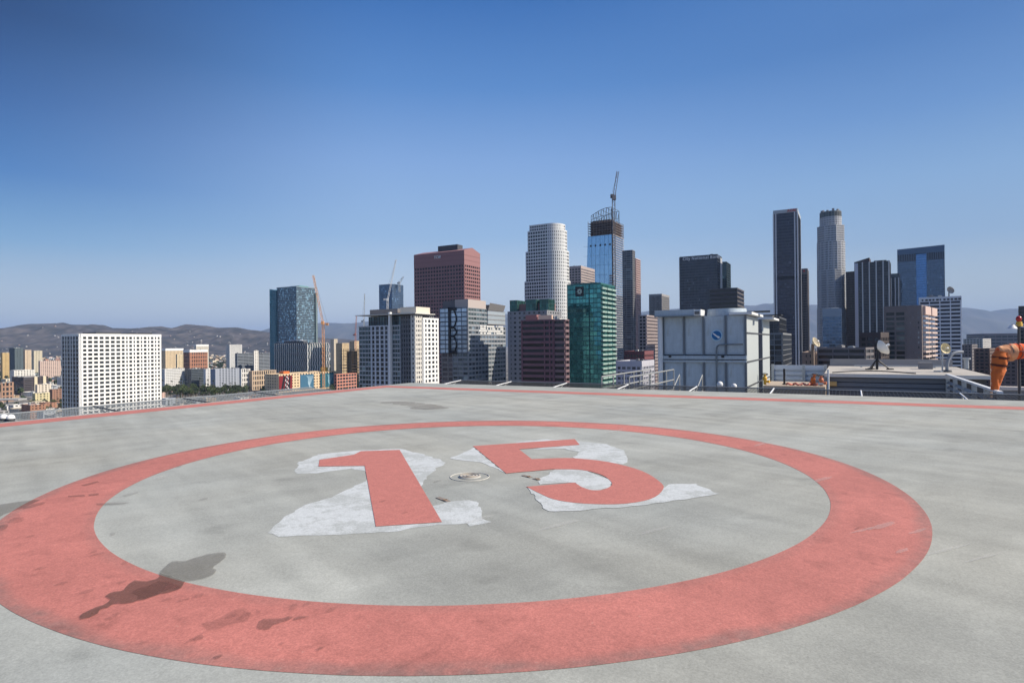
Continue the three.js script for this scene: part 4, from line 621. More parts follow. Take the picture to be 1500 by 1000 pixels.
// ------------------------------------------------------------------ low city beyond the white slab
const plots = [];                                                        // footprints already taken
scene.children.forEach(o => { if (o.userData.category === 'building') plots.push([o.position.x, o.position.z, 62]); });
const mids = [                                                           // [xl, xc, xr, ytop, depth, wall, roof, style, label]
  [0, 3, 13, 517, 1750, [0.58, 0.42, 0.2], 'roofTan', 0, 'mustard yellow mid-rise beside the dark teal flats'],
  [13, 21, 33, 510, 1700, [0.1, 0.13, 0.14], 'roofDark', 0, 'dark teal flats with a maroon edge and pale stair core'],
  [33, 36, 45, 513, 1800, [0.62, 0.5, 0.36], 'roofPale', 0, 'sand coloured mid-rise with small windows beside the dark teal flats'],
  [46, 49, 61, 514, 1950, [0.62, 0.56, 0.42], 'roofPale', 0, 'pale yellow block with a flat roof beyond the sand coloured one'],
  [56, 58, 88, 529, 1600, [0.55, 0.42, 0.36], 'roofPale', 1, 'long low pinkish block with a pale roof before the white slab'],
  [14, 20, 50, 543, 1290, [0.7, 0.68, 0.62], 'roofPale', 1, 'wide white roofed warehouse in the low city'],
  [17, 34, 70, 553, 1150, [0.09, 0.075, 0.08], 'roofPale', 2, 'dark long block with cream end bays in the low city'],
  [0, 1, 19, 561, 1010, [0.36, 0.22, 0.15], 'roofTan', 3, 'brown block with tall pilasters beside the freeway bridge'],
  [47, 51, 72, 577, 930, [0.6, 0.53, 0.32], 'roofTan', 1, 'small yellow two-storey building beside the freeway bridge'],
  [51, 54, 74, 564, 1050, [0.68, 0.6, 0.5], 'roofPale', 1, 'cream low building with a pale terrace roof'],
  [72, 76, 94, 571, 980, [0.3, 0.17, 0.12], 'roofTan', 1, 'dull red low building close to the white slab'],
  [234, 242, 268, 511, 1750, [0.66, 0.52, 0.34], 'roofPale', 0, 'stepped sunny beige block next to the brick office'],
  [257, 259, 270, 519, 1650, [0.7, 0.58, 0.38], 'roofPale', 0, 'small bright beige annex before the stepped block'],
  [268, 277.5, 303.5, 513, 1520, [0.42, 0.2, 0.125], 'roofPale', 3, 'red brick office block with a white top band'],
  [284, 287, 305, 505, 2200, [0.62, 0.58, 0.5], 'roofPale', 0, 'pale block peeping over the red brick office'],
  [331, 336, 354, 505, 2100, [0.6, 0.6, 0.58], 'roofPale', 0, 'white mid-rise with shaded stair slots beyond the grey office'],
  [344, 347, 372, 518, 1450, [0.24, 0.27, 0.31], 'roofDark', 4, 'grey office wing with dark strip windows'],
  [371, 371.6, 378, 514, 1440, [0.72, 0.7, 0.66], 'roofPale', 1, 'white stair tower between the two grey office wings'],
  [377, 377.5, 402, 518, 1460, [0.25, 0.28, 0.32], 'roofDark', 4, 'longer grey office wing touching the zigzag block'],
  [235, 241, 270, 541, 1240, [0.68, 0.68, 0.66], 'roofPale', 0, 'white flats with grey balconies behind the street trees'],
  [270, 280, 299, 541, 1260, [0.09, 0.11, 0.13], 'roofPale', 4, 'dark glazed flats behind the street trees'],
  [298, 301, 312, 541, 1250, [0.66, 0.66, 0.66], 'roofPale', 0, 'narrow white flats squeezed beside the dark glazed flats'],
  [308, 315, 350, 541, 1200, [0.33, 0.36, 0.42], 'roofPale', 5, 'blue-grey flats with dark balcony openings'],
  [351, 353, 366, 541, 1180, [0.7, 0.68, 0.64], 'roofPale', 3, 'white flats with tall vertical piers'],
  [365, 369, 404, 544, 1190, [0.55, 0.42, 0.3], 'roofTan', 3, 'tan building with a row of tall openings'],
];
for (const [xl, xc, xr, yc, depth, col, roof, st, label] of mids) {
  const styles = [{ fh: 3.3, bw: 4.2, sp: 1.7, pw: 2 }, { fh: 3.6, bw: 5, sp: 2, pw: 2.4 }, { fh: 3.5, bw: 12, sp: 1.8, pw: 0.8 }, { fh: 9, bw: 5, sp: 2.6, pw: 2.2 }, { fh: 3.6, bw: 14, sp: 1.7, pw: 0.5 }, { fh: 3.3, bw: 7, sp: 1.4, pw: 4.4 }];
  const T = simple(st === 1 ? 'low_rise_block' : 'mid_rise_block', label, 'building', { xl, xc, xr, yc, depth, style: { ...styles[st], wall: paint(...col, 0.9), glass: MAT.darkGlass, gv: 0.5, blinds: 0.12, roof: MAT[roof], parapet: 0.9, topBand: label.includes('brick') ? 5 : 0 } });
  if (label.includes('brick')) new GB().b6(-T.w - 0.4, 0.6, T.H - 5.2, T.H + 1.2, -T.d - 0.4, 0.6).to('top_band', MAT.white, T.g);
  if (st === 2) for (const f of [0.42, 0.78]) new GB().b6(0.1, 1.2, 0, T.H + 1, -T.d * (f + 0.12), -T.d * f).to('end_bay', paint(0.66, 0.58, 0.42, 0.9), T.g);
  roofClutter(T.g, -T.w, 0, -T.d, 0, T.H, 3);
  plots.push([T.g.position.x, T.g.position.z, 20]); const ex = Math.sin(TH) * T.d, ez = -Math.cos(TH) * T.d; plots.push([T.g.position.x + ex / 2, T.g.position.z + ez / 2, 26], [T.g.position.x + ex, T.g.position.z + ez, 20], [T.g.position.x - T.w * 0.87, T.g.position.z - T.w * 0.48, 20]);
}
const free = (x, z, r) => plots.every(([a, b, q]) => Math.hypot(x - a, z - b) > q + r);

// freeway bridge
{
  const P = at(-30, 586, 960), g = top('freeway_bridge', 'pale concrete freeway bridge crossing the low city on round columns', 'bridge', { pos: [P.x, 0, P.z], turn: -TH + 0.55 });
  new GB().b6(-160, 66, 7.2, 8.6, -9, 9).to('bridge_deck', MAT.concrete, g); new GB().b6(-160, 66, 8.6, 9.6, 8.6, 9).to('barrier', MAT.offwhite, g); new GB().b6(-160, 66, 8.6, 9.6, -9, -8.6).to('barrier', MAT.offwhite, g);
  for (let x = -150; x < 66; x += 24) new GB().bar(V(x, 0, 0), V(x, 7.2, 0), 1.1, 1.1, 10).b6(x - 1, x + 1, 6.2, 7.2, -7, 7).to('column', MAT.concrete, g);
  plots.push([P.x, P.z, 60], [P.x + 55, P.z + 10, 30]);
}
// generic small blocks, each its own thing
const ax = V(Math.cos(TH), 0, Math.sin(TH)), bx = V(Math.sin(TH), 0, -Math.cos(TH));
const cols = [['white', [0.7, 0.69, 0.66]], ['cream', [0.66, 0.58, 0.44]], ['beige', [0.52, 0.43, 0.32]], ['brick red', [0.34, 0.18, 0.12]], ['grey', [0.38, 0.38, 0.38]], ['pinkish', [0.55, 0.38, 0.32]], ['tan', [0.42, 0.31, 0.21]], ['pale blue', [0.42, 0.46, 0.5]]];
const roofs = [['pale', 'roofPale'], ['grey', 'roofGrey'], ['tan', 'roofTan'], ['dark', 'roofDark']];
let nLow = 0; const farBox = [], farTree = [], cells = [];
for (let i = -170; i < 80; i++) for (let j = 4; j < 190; j++) {
  const A = i * 33 + (j % 2) * 8, B = j * 29, p = ax.clone().multiplyScalar(A).addScaledVector(bx, B), D = -p.z; if (D < 720 || D > 5600) continue;
  const px = 750 + F * p.x / D; if (px < -420 || px > 1750) continue;
  const py = 503 - 0.0095 * (px - 750) + F * EYE / D; if (py > (px < 575 ? 624 - Math.max(0, px) * 0.1 : 566 + (px - 575) * 0.025) + 4) continue;   // hidden behind the helipad
  cells.push([p.x, p.z, D, px, i, j]);
}
cells.sort((a, b) => a[2] - b[2]);
for (const [x, z, D, px, i, j] of cells) {
  const gap = px < 410 || (px > 470 && px < 530) || px > 1395 || (px > 900 && px < 960) || (px > 1170 && px < 1200);
  if (i % 5 === 0 || j % 6 === 0) { if (R() < 0.45 && gap) farTree.push([x + rr(-6, 6), z + rr(-6, 6), D]); continue; }          // streets
  if (!gap) continue;
  if (px > 230 && px < 352 && D > 960 && D < 1190) continue;                                  // kept for the tree belt
  if (R() < 0.75) farTree.push([x + rr(-16, 16), z + rr(-14, 14), D]);
  if (!free(x, z, 11)) continue;
  const w = rr(12, 29), d = rr(11, 24), tall = R() < 0.07, h = tall ? rr(12, 22) : rr(4.5, 10), [cn, c] = pick(cols), [rn, rm] = pick(roofs);
  if (D < 2300 && nLow < 285 && px > -30 && px < 1530) {
    nLow++; const st = Math.max(1, Math.round(h / 3.4)), hh = st * 3.4;
    const g = top('low_rise_block', `${cn} ${['', 'one', 'two', 'three', 'four', 'five', 'six', 'seven', 'eight'][st]}-storey block with a ${rn} flat roof in the low city`, 'building', { pos: [x, 0, z], turn: -TH + (R() < 0.15 ? 0.3 : 0), group: `${cn} low-rise blocks of the low city` });
    facade(g, { poly: rect(-w / 2, w / 2, -d / 2, d / 2), y1: hh, fh: 3.4, bw: rr(3.6, 6.5), sp: 1.8, pw: rr(1.6, 2.8), proj: 0.2, wall: paint(...c, 0.9), glass: MAT.darkGlass, gv: 0.5, blinds: 0.1, roof: MAT[rm], parapet: 0.8 });
    if (R() < 0.7) roofClutter(g, -w / 2, w / 2, -d / 2, d / 2, hh, 2);
  } else if (R() < 0.8) farBox.push([x, z, w, h, d, c]);
}
// farther roofs and trees: a mass nobody could count
{
  const b = new THREE.BoxGeometry(1, 1, 1); b.translate(0, 0.5, 0); const m = new THREE.MeshStandardMaterial({ roughness: 0.95 });
  for (let k = 0; k < 4200; k++) { const D = rr(4200, 7000), px = rr(-420, 560); farBox.push([(px - 750) / F * D, -D, rr(10, 30), D > 5300 ? (D - 5200) * 0.09 * Math.pow(R(), 1.5) + 6 : rr(5, 16), rr(10, 26), pick(cols)[1]]); }
  for (let k = 0; k < 520; k++) { const i = Math.floor(R() * hillGrid.nx), j = Math.floor(Math.pow(R(), 1.8) * hillGrid.ny * 0.55), o = (j * (hillGrid.nx + 1) + i) * 3, s = rr(7, 17); farBox.push([hillGrid.pos[o], hillGrid.pos[o + 2], s, rr(5, 12), s, pick([[0.42, 0.4, 0.38], [0.36, 0.32, 0.28], [0.55, 0.53, 0.5], [0.3, 0.22, 0.18]]), hillGrid.pos[o + 1] - 2]); }
  const im = new THREE.InstancedMesh(b, m, farBox.length), M = new THREE.Matrix4(), q = new THREE.Quaternion().setFromAxisAngle(V(0, 1, 0), -TH), c = new THREE.Color();
  farBox.forEach(([x, z, w, h, d, col, y = 0], k) => { M.compose(V(x, y, z), q, V(w, h, d)); im.setMatrixAt(k, M); const v = rr(0.7, 1.15); c.setRGB(col[0] * v, col[1] * v, col[2] * v); im.setColorAt(k, c); });
  im.name = 'distant_houses'; im.castShadow = im.receiveShadow = true; tag(im, 'far carpet of small houses running up to the hills', 'houses', null, 'stuff'); scene.add(im);
}
{
  let n = 0; const far = [];
  for (let k = 0; k < 130; k++) { const D = 985 + 195 * Math.sqrt(R()), px = rr(235, 356); plant(pick([0, 0, 1, 1, 1, 4, 2]), (px - 750) / F * D, -D, rr(0.95, 1.5)); }
  for (let k = 0; k < 26; k++) { const D = rr(860, 960), px = rr(40, 96); if (free((px - 750) / F * D, -D, 6)) plant(pick([0, 1, 1, 4]), (px - 750) / F * D, -D, rr(0.6, 1)); }
  farTree.sort((a, b) => a[2] - b[2]);
  for (const [x, z, D, st] of farTree) if (D < 1900 && n < 200 && Math.abs(x / D) < 0.9 && free(x, z, 4)) { n++; plant(st ? pick([0, 0, 1, 1, 2, 4]) : pick([0, 1, 1, 2, 2, 3, 4]), x, z, rr(0.75, 1.25)); } else far.push([x, z]);
  for (let k = 0; k < 5200; k++) { const D = rr(1900, 7000), px = pick([rr(-420, 560), rr(-40, 560), rr(880, 1000), rr(1160, 1700)]); far.push([(px - 750) / F * D, -D]); }
  const lobes = [[0, 6, 0, 4, 3], [2, 7, 1, 3, 3], [-2, 5, -1, 3, 3]], tmp = new THREE.Group(), cr = leafCrown(lobes, 46, 1.5, MAT.leafDark, tmp);
  const im = new THREE.InstancedMesh(cr.geometry, MAT.leafDark, far.length), M = new THREE.Matrix4(), q = new THREE.Quaternion();
  far.forEach(([x, z], k) => { const D = -z, s = rr(0.7, 1.5); q.setFromAxisAngle(V(0, 1, 0), R() * 6.28); M.compose(V(x, 0, z), q, V(s, s, s)); im.setMatrixAt(k, M); });
  im.name = 'distant_trees'; im.castShadow = im.receiveShadow = true; tag(im, 'far dark tree canopy scattered between the houses', 'trees', null, 'stuff'); scene.add(im);
}
// streets of the low city
{
  const b = new GB(); for (let i = -170; i < 80; i += 5) { const p = ax.clone().multiplyScalar(i * 33 + 4), a = p.clone().addScaledVector(bx, 700), c = p.clone().addScaledVector(bx, 5400); b.quad(a.clone().addScaledVector(ax, -7).setY(0.06), a.clone().addScaledVector(ax, 7).setY(0.06), c.clone().addScaledVector(ax, 7).setY(0.06), c.clone().addScaledVector(ax, -7).setY(0.06)); }
  const m = b.to('road', paint(0.06, 0.06, 0.063, 0.95), scene); tag(m, 'dark asphalt streets of the low city', 'road', null, 'structure');
}
// a few vehicles on the nearest street
function vehicle(kind, x, z, turn) {
  const van = kind === 1, g = top(van ? 'white_van' : 'parked_car', van ? 'white delivery van on the street by the trees' : 'small parked car on the street by the trees', van ? 'van' : 'car', { pos: [x, 0.07, z], turn, group: van ? 'vans on the low city street' : 'cars on the low city street' });
  const L = van ? 6.2 : 4.5, H = van ? 2.5 : 1.45, W = van ? 2.1 : 1.8, m = van ? MAT.white : paint(...pick([[0.5, 0.5, 0.52], [0.03, 0.03, 0.035], [0.35, 0.04, 0.04]]), 0.3, 0.2);
  const s = new THREE.Shape([[-L / 2, 0.35], [L / 2, 0.35], [L / 2, van ? 1.2 : 0.85], [L * 0.36, van ? 1.35 : 0.95], [L * 0.24, H], [-L * (van ? 0.49 : 0.3), H], [-L / 2, van ? H - 0.1 : 0.95]].map(p => new THREE.Vector2(...p))), e = new THREE.ExtrudeGeometry(s, { depth: W, bevelEnabled: true, bevelSize: 0.08, bevelThickness: 0.08, bevelSegments: 1 }); e.translate(0, 0, -W / 2); new GB().geo(e).to('body', m, g);
  new GB().b6(-L * (van ? 0.1 : 0.28), L * 0.25, H * 0.62, H * 0.92, -W / 2 - 0.1, W / 2 + 0.1).to('window', MAT.darkGlass, g);
  for (const a of [-0.32, 0.32]) for (const c of [-1, 1]) { const w = new THREE.CylinderGeometry(0.35, 0.35, 0.24, 12); w.rotateX(Math.PI / 2); w.translate(a * L, 0.35, c * W / 2); new GB().geo(w).to('wheel', MAT.black, g); }
}
for (const [px, py, k] of [[252, 577, 1], [262, 576, 0], [283, 575, 0], [300, 574.5, 1], [318, 573.5, 0]]) { const D = F * EYE / (py - (503 - 0.0095 * (px - 750))); const p = at(px, py, D); vehicle(k, p.x, p.z, -TH + (k ? 1.57 : 0)); }
// ------------------------------------------------------------------ our own building: roof, helipad, plant
const CX = -0.4943, CD = 7.9359;                                          // centre of the painted circle
const rp = (a, b, h = 0) => V(CX, DECK + h, -CD).addScaledVector(ax, a).addScaledVector(bx, b);
const toAB = p => { const d = p.clone().sub(V(CX, p.y, -CD)); return [d.dot(ax), d.dot(bx)]; };
const onDeck = (px, py, h = 0) => { const r = ray(px, py), t = (DECK + h - EYE) / r.y; return toAB(r.multiplyScalar(t).add(camera.position)); };
const aAt = (px, b, py = 530) => { const k = ray(px, py).x; return (k * (CD + b * Math.cos(TH)) - CX - b * Math.sin(TH)) / (Math.cos(TH) + k * Math.sin(TH)); };
const bAt = (px, a, py = 530) => { const k = ray(px, py).x; return (k * (CD - a * Math.sin(TH)) - CX - a * Math.cos(TH)) / (Math.sin(TH) - k * Math.cos(TH)); };
const depthOf = (a, b) => CD - a * Math.sin(TH) + b * Math.cos(TH);
const hAt = (px, py, a, b) => EYE + ray(px, py).y * depthOf(a, b) - DECK;
const roofTop = (name, label, cat, a, b, h, group) => { const p = rp(a, b, h); return top(name, label, cat, { pos: [p.x, p.y, p.z], turn: -TH, group }); };
const ROOF = -3;

{
  const g = roofTop('host_tower', 'office tower carrying the helipad on its flat grey roof', 'building', 0, 0, -DECK);
  g.position.y = 0;
  facade(g, { poly: rect(-11.6, 46, -37, 30), y1: DECK + ROOF - 0.1, fh: 4, bw: 3.5, sp: 1.8, pw: 0.8, proj: 0.3, wall: MAT.concrete, glass: MAT.darkGlass, parapet: 0, roof: MAT.roofGrey });
}
// --- surface textures: grain of concrete and of worn deck paint
const nA = tileNoise(8, 21), nB = tileNoise(32, 22), nC = tileNoise(128, 23), nD = tileNoise(512, 24), nE = tileNoise(256, 25), nF = tileNoise(64, 26);
const grain = (u, v) => 0.1 * (nB(u, v) - 0.5) + 0.3 * (nC(u, v) - 0.5) + 0.7 * (nE(u, v) - 0.5) + 0.6 * (nD(u, v) - 0.5);
const concreteMap = noiseTex(1024, (u, v) => { const g = grain(u, v), k = 0.86 + 0.11 * g + 0.03 * (nA(u, v) - 0.5) - (nD(v, u) > 0.965 ? 0.1 : 0) + (nD(u, v) > 0.97 ? 0.07 : 0); return [k, k * 1.002, k * 0.992]; });
const grainBump = noiseTex(1024, (u, v) => { const k = 0.5 + 0.5 * grain(u, v); return [k, k, k]; }, false);
const paintMap = noiseTex(1024, (u, v) => { const g = grain(u, v), m = nB(u, v) * 0.5 + nF(u, v) * 0.5; const k = 0.86 + 0.15 * g + 0.04 * (m - 0.5); const w = nE(u, v) * nC(u, v) > 0.72 ? 0.5 : 0; return [k * (1 - w * 0.1), k * (1 + w * 0.1) * 0.98, k * (1 + w * 0.1)]; });
const whiteMap = noiseTex(1024, (u, v) => { const m = nA(u, v) * 0.45 + nB(u, v) * 0.35 + nF(u, v) * 0.2, t = sstep(0.3, 0.7, m + 0.2 * grain(u, v)), g = 0.1 * grain(u, v); return [0.84 + 0.09 * t + g, 0.85 + 0.09 * t + g, 0.84 + 0.1 * t + g]; });
for (const t of [concreteMap, grainBump, paintMap, whiteMap]) t.repeat.set(1 / 2.3, 1 / 2.3);
whiteMap.repeat.set(1 / 2.6, 1 / 2.6);
const deckMat = new THREE.MeshStandardMaterial({ map: concreteMap, bumpMap: grainBump, bumpScale: 0.0006, roughness: 0.93, vertexColors: true }); deckMat.color.setRGB(0.466, 0.476, 0.44);
const redMat = new THREE.MeshStandardMaterial({ map: paintMap, bumpMap: grainBump, bumpScale: 0.0007, roughness: 0.85, vertexColors: true }); redMat.color.setRGB(0.66, 0.245, 0.19);
const whiteMat = new THREE.MeshStandardMaterial({ map: whiteMap, bumpMap: grainBump, bumpScale: 0.001, roughness: 0.85 }); whiteMat.color.setRGB(0.62, 0.635, 0.63);
const stainMat = new THREE.MeshStandardMaterial({ roughness: 0.8, transparent: true, opacity: 0.38 }); stainMat.color.setRGB(0.085, 0.062, 0.045);
const stainLight = new THREE.MeshStandardMaterial({ roughness: 0.8, transparent: true, opacity: 0.22 }); stainLight.color.setRGB(0.11, 0.075, 0.06);

const stainFaint = stainLight.clone(); stainFaint.opacity = 0.14; const stainDark = stainMat.clone(); stainDark.opacity = 0.46; const stainMat2 = stainLight.clone(); stainMat2.opacity = 0.3; stainMat.opacity = 0.29;
const deck = roofTop('helipad_deck', 'grey concrete rooftop helipad with red painted circle and number 15', 'helipad', 0, 0, 0); deck.userData.kind = 'structure';
const A0 = -12.15, A1 = 13.85, B0 = -13.85, B1 = 13.85;
const sheet = (na, nb, P, C) => {                                         // grid sheet in deck coordinates (a, b) -> local (x, -z)
  const pos = [], col = [], uv = [], idx = [];
  for (let j = 0; j <= nb; j++) for (let i = 0; i <= na; i++) { const [a, b, y] = P(i / na, j / nb); pos.push(a, y, -b); uv.push(a, b); const c = C(a, b, i / na, j / nb); col.push(...c); }
  for (let j = 0; j < nb; j++) for (let i = 0; i < na; i++) { const p = j * (na + 1) + i, q = p + na + 1; idx.push(p, p + 1, q + 1, p, q + 1, q); }
  const g = new THREE.BufferGeometry(); g.setAttribute('position', new THREE.Float32BufferAttribute(pos, 3)); g.setAttribute('uv', new THREE.Float32BufferAttribute(uv, 2)); g.setAttribute('color', new THREE.Float32BufferAttribute(col, 3)); g.setIndex(idx); g.computeVertexNormals(); return g;
};
const streak = (a, b) => { const u = a * 0.93 - b * 0.37, v = a * 0.37 + b * 0.93; return 0.24 * fbm(u * 0.35, v * 2.6, 9.4, 5) + 0.2 * fbm(u * 2.4 + 5, v * 0.4, 6.4, 4) + 0.16 * fbm(u * 0.9, v * 7, 8.4, 4); };   // broom and tyre streaks in the concrete
const wear = (a, b) => 1 + 0.24 * fbm(a * 0.23, b * 0.23, 1.7, 3) + 0.16 * fbm(a * 0.9 + 3, b * 0.9, 4.1, 4) + streak(a, b) - 0.13 * sstep(0.22, 0.42, fbm(a * 2.2, b * 2.2, 15.2, 4)) + 0.1 * sstep(0.2, 0.4, fbm(a * 1.3 + 4, b * 1.3, 17.2, 5));
mesh('concrete_slab', sheet(420, 420, (u, v) => [A0 + (A1 - A0) * u, B0 + (B1 - B0) * v, 0], (a, b) => { const w = wear(a, b), t = 0.05 * fbm(a * 0.35, b * 0.35, 12.5, 3); return [w * (1 + t), w, w * (1 - t * 1.4)]; }), deckMat, deck);
new GB().b6(A0, A1, -0.45, -0.004, -B1, -B0).to('slab_edge', MAT.concrete, deck);
// painted circle
mesh('touchdown_circle', sheet(1300, 34, (u, v) => { const r = 4.14 + 0.802 * v + 0.006 * fbm(u * 60, v * 2, 3.3, 3), t = -u * 2 * Math.PI; return [Math.sin(t) * -r, Math.cos(t) * r, 0.002]; }, (a, b, u, v) => {
  const w = 1 + 0.24 * fbm(a * 0.8, b * 0.8, 31.2, 3) + 0.1 * fbm(a * 3, b * 3, 33.2, 4) + 0.07 * fbm(a * 9, b * 9, 35, 3) - 0.16 * sstep(0.22, 0.4, fbm(a * 5 + 2, b * 5, 37, 4)) - 0.1 * sstep(0.18, 0.3, fbm(a * 1.7, b * 1.7, 39, 4));
  const rim = 0.75 * sstep(0.8, 0.97, v + 0.16 * fbm(a * 1.3, b * 1.3, 41, 4)) * (0.5 + 1.1 * clamp(fbm(a * 0.7, b * 0.7, 51, 3) + 0.35)), inr = sstep(0.17, 0.03, v + 0.08 * fbm(a * 2, b * 2, 43, 3)) * 0.25, d = clamp(rim * 1.0 + inr) * clamp(0.75 + 0.9 * fbm(a * 12, b * 12, 47, 2));
  return [w * (1 - 0.5 * d), w * (1 - 0.14 * d), w * (1 - 0.08 * d)]; }), redMat, deck);
const strip = (a0, a1, b0, b1) => mesh('edge_line', sheet(Math.max(2, Math.round((a1 - a0) / 0.12)), Math.max(2, Math.round((b1 - b0) / 0.12)), (u, v) => [a0 + (a1 - a0) * u, b0 + (b1 - b0) * v, 0.002], (a, b) => { const w = 1 + 0.2 * fbm(a, b, 61, 3) + 0.2 * fbm(a * 4, b * 4, 63, 3); return [w, w, w]; }), redMat, deck);
strip(-11.98, -11.2, -12, 12); strip(-11.2, 12, 11.22, 12); strip(11.2, 12, -12, 11.22); strip(-11.2, 11.2, -12, -11.22);
// numerals and the white paint left round them, traced on the deck
const zp = ([X, Y]) => onDeck(380 + X / 2.143, 620 + Y / 2.143);
function flat(name, pts, y, mat, rough = 0) {
  let q = pts.map(zp); if (rough) { const r = []; q.forEach((p, k) => { const n = q[(k + 1) % q.length], L = Math.hypot(n[0] - p[0], n[1] - p[1]), m = Math.max(1, Math.round(L / 0.07)); for (let i = 0; i < m; i++) { const a = p[0] + (n[0] - p[0]) * i / m, b = p[1] + (n[1] - p[1]) * i / m; r.push([a + rough * fbm(a * 5, b * 5, 71, 3), b + rough * fbm(a * 5 + 9, b * 5, 73, 3)]); } }); q = r; }
  const g = new THREE.ShapeGeometry(new THREE.Shape(q.map(([a, b]) => new THREE.Vector2(a, b)))); const n = g.attributes.position.count; g.setAttribute('color', new THREE.Float32BufferAttribute(new Array(n * 3).fill(1), 3)); g.rotateX(-Math.PI / 2); g.translate(0, y, 0); return mesh(name, g, mat, deck);
}
const arc = pts => new THREE.SplineCurve(pts.map(p => new THREE.Vector2(...p))).getPoints(40).map(p => [p.x, p.y]);
flat('white_paint_patch', [[108, 150], [125, 120], [185, 98], [300, 85], [440, 80], [520, 98], [588, 124], [560, 140], [530, 165], [508, 195], [430, 180], [330, 150], [290, 142], [200, 153], [120, 160]], 0.0016, whiteMat, 0.1);
flat('white_paint_patch', [[345, 175], [290, 200], [230, 230], [130, 260], [70, 305], [25, 345], [60, 356], [200, 351], [420, 340], [572, 318], [560, 300], [440, 220]], 0.0020, whiteMat, 0.1);
flat('white_paint_patch', [[545, 262], [600, 246], [640, 240], [688, 246], [702, 298], [732, 309], [655, 324], [640, 314], [565, 319], [540, 290]], 0.0024, whiteMat, 0.12);
flat('white_paint_patch', [[598, 111], [672, 76], [770, 156], [700, 124]], 0.0028, whiteMat, 0.09);
flat('white_paint_patch', [[800, 66], [810, 58], [900, 50], [1010, 56], [1090, 66], [1140, 82], [1157, 104], [1150, 130], [1060, 118], [990, 111], [1000, 92], [960, 80], [860, 82], [900, 72]], 0.0032, whiteMat, 0.09);
flat('white_paint_patch', [[885, 172], [940, 138], [1010, 144], [1108, 180], [1104, 202], [1060, 214], [1010, 205], [990, 186], [880, 191]], 0.0036, whiteMat, 0.08);
flat('white_paint_patch', [[835, 198], [870, 240], [905, 276], [960, 279], [1200, 258], [1445, 223], [1365, 190], [1285, 192], [1265, 205], [1130, 245], [1000, 246], [920, 236]], 0.0040, whiteMat, 0.08);
flat('number_one', [[185, 136], [188, 115], [296, 99], [318, 88], [440, 84], [573, 311], [365, 325], [330, 134]], 0.006, redMat);
flat('number_five', [[670, 72], [990, 50], [1006, 68], [815, 82], [855, 113], ...arc([[935, 110], [1000, 111], [1100, 123], [1200, 150], [1258, 185], [1268, 208], [1230, 238], [1140, 254], [1020, 253], [930, 241], [880, 221], [838, 200]]), [990, 187], ...arc([[1012, 201], [1040, 210], [1075, 210], [1103, 198], [1104, 184], [1075, 163], [1010, 147], [920, 145]]), [775, 158]], 0.006, redMat);
// stains
const pxp = pts => pts.map(([x, y]) => [(x - 380) * 2.143, (y - 620) * 2.143]);
const zs = pts => pxp(pts.map(([x, y]) => [100 + x / 3.36, 790 + y / 3.36]));
flat('wet_stain', zs([[448, 166], [462, 150], [475, 140], [490, 124], [510, 112], [535, 108], [560, 109], [580, 106], [600, 100], [630, 91], [660, 85], [685, 76], [710, 72], [740, 67], [765, 67], [775, 78], [772, 95], [750, 113], [735, 124], [720, 134], [712, 145], [728, 154], [722, 172], [700, 184], [668, 194], [640, 200], [610, 206], [576, 209], [520, 190]]), 0.0085, stainMat, 0.03);
flat('wet_stain', zs([[448, 168], [520, 191], [574, 210], [556, 236], [540, 252], [510, 264], [480, 272], [450, 276], [420, 285], [390, 292], [370, 302], [335, 306], [310, 314], [270, 322], [240, 320], [216, 326], [196, 340], [170, 346], [148, 356], [140, 372], [116, 384], [95, 394], [72, 398], [54, 400], [52, 384], [68, 370], [100, 355], [132, 342], [170, 330], [192, 318], [204, 302], [190, 292], [177, 286], [190, 272], [212, 264], [244, 262], [268, 254], [280, 236], [300, 220], [330, 206], [356, 212], [384, 214], [410, 206], [432, 200], [452, 188]]), 0.0085, stainDark, 0.05);
flat('oil_stain', pxp([[0, 740], [28, 735], [58, 733], [44, 740], [22, 748], [0, 757], [-20, 760], [-20, 742]]), 0.0085, stainMat, 0.08);
flat('oil_stain', pxp([[560, 589], [585, 588], [615, 590], [640, 593], [656, 598], [620, 600], [598, 599], [606, 596], [580, 593]]), 0.0085, stainLight, 0.3);
const blob = (px, py, rx, ry, mat, y = 0.0085, tilt = 0) => { const q = []; for (let k = 0; k < 26; k++) { const a = k / 26 * 6.283, r = 1 + 0.9 * fbm(Math.cos(a) * 1.6 + px, Math.sin(a) * 1.6 + py, 5.5, 4); q.push([px + Math.cos(a) * rx * r + Math.sin(a) * ry * r * tilt, py + Math.sin(a) * ry * r - Math.cos(a) * rx * r * 0.25]); } flat('oil_stain', pxp(q), y, mat); };
flat('wet_stain', zs([[320, 270], [350, 250], [400, 236], [450, 205], [500, 212], [545, 240], [500, 262], [430, 280], [370, 296], [330, 300]]), 0.0085, stainLight, 0.16);
flat('oil_stain', zs([[930, 436], [940, 416], [962, 408], [1000, 404], [1040, 398], [1070, 388], [1088, 392], [1084, 406], [1050, 416], [1022, 432], [1000, 446], [975, 452], [948, 448]]), 0.0085, stainMat2, 0.1);
flat('oil_stain', zs([[1100, 398], [1124, 388], [1150, 374], [1168, 382], [1194, 380], [1172, 394], [1140, 402], [1108, 408]]), 0.0085, stainMat2, 0.1);
flat('oil_stain', zs([[600, 484], [628, 460], [650, 428], [690, 414], [724, 408], [756, 392], [784, 370], [820, 364], [862, 380], [846, 404], [800, 410], [764, 424], [724, 438], [696, 452], [664, 468], [636, 500], [612, 502]]), 0.0085, stainFaint, 0.24);
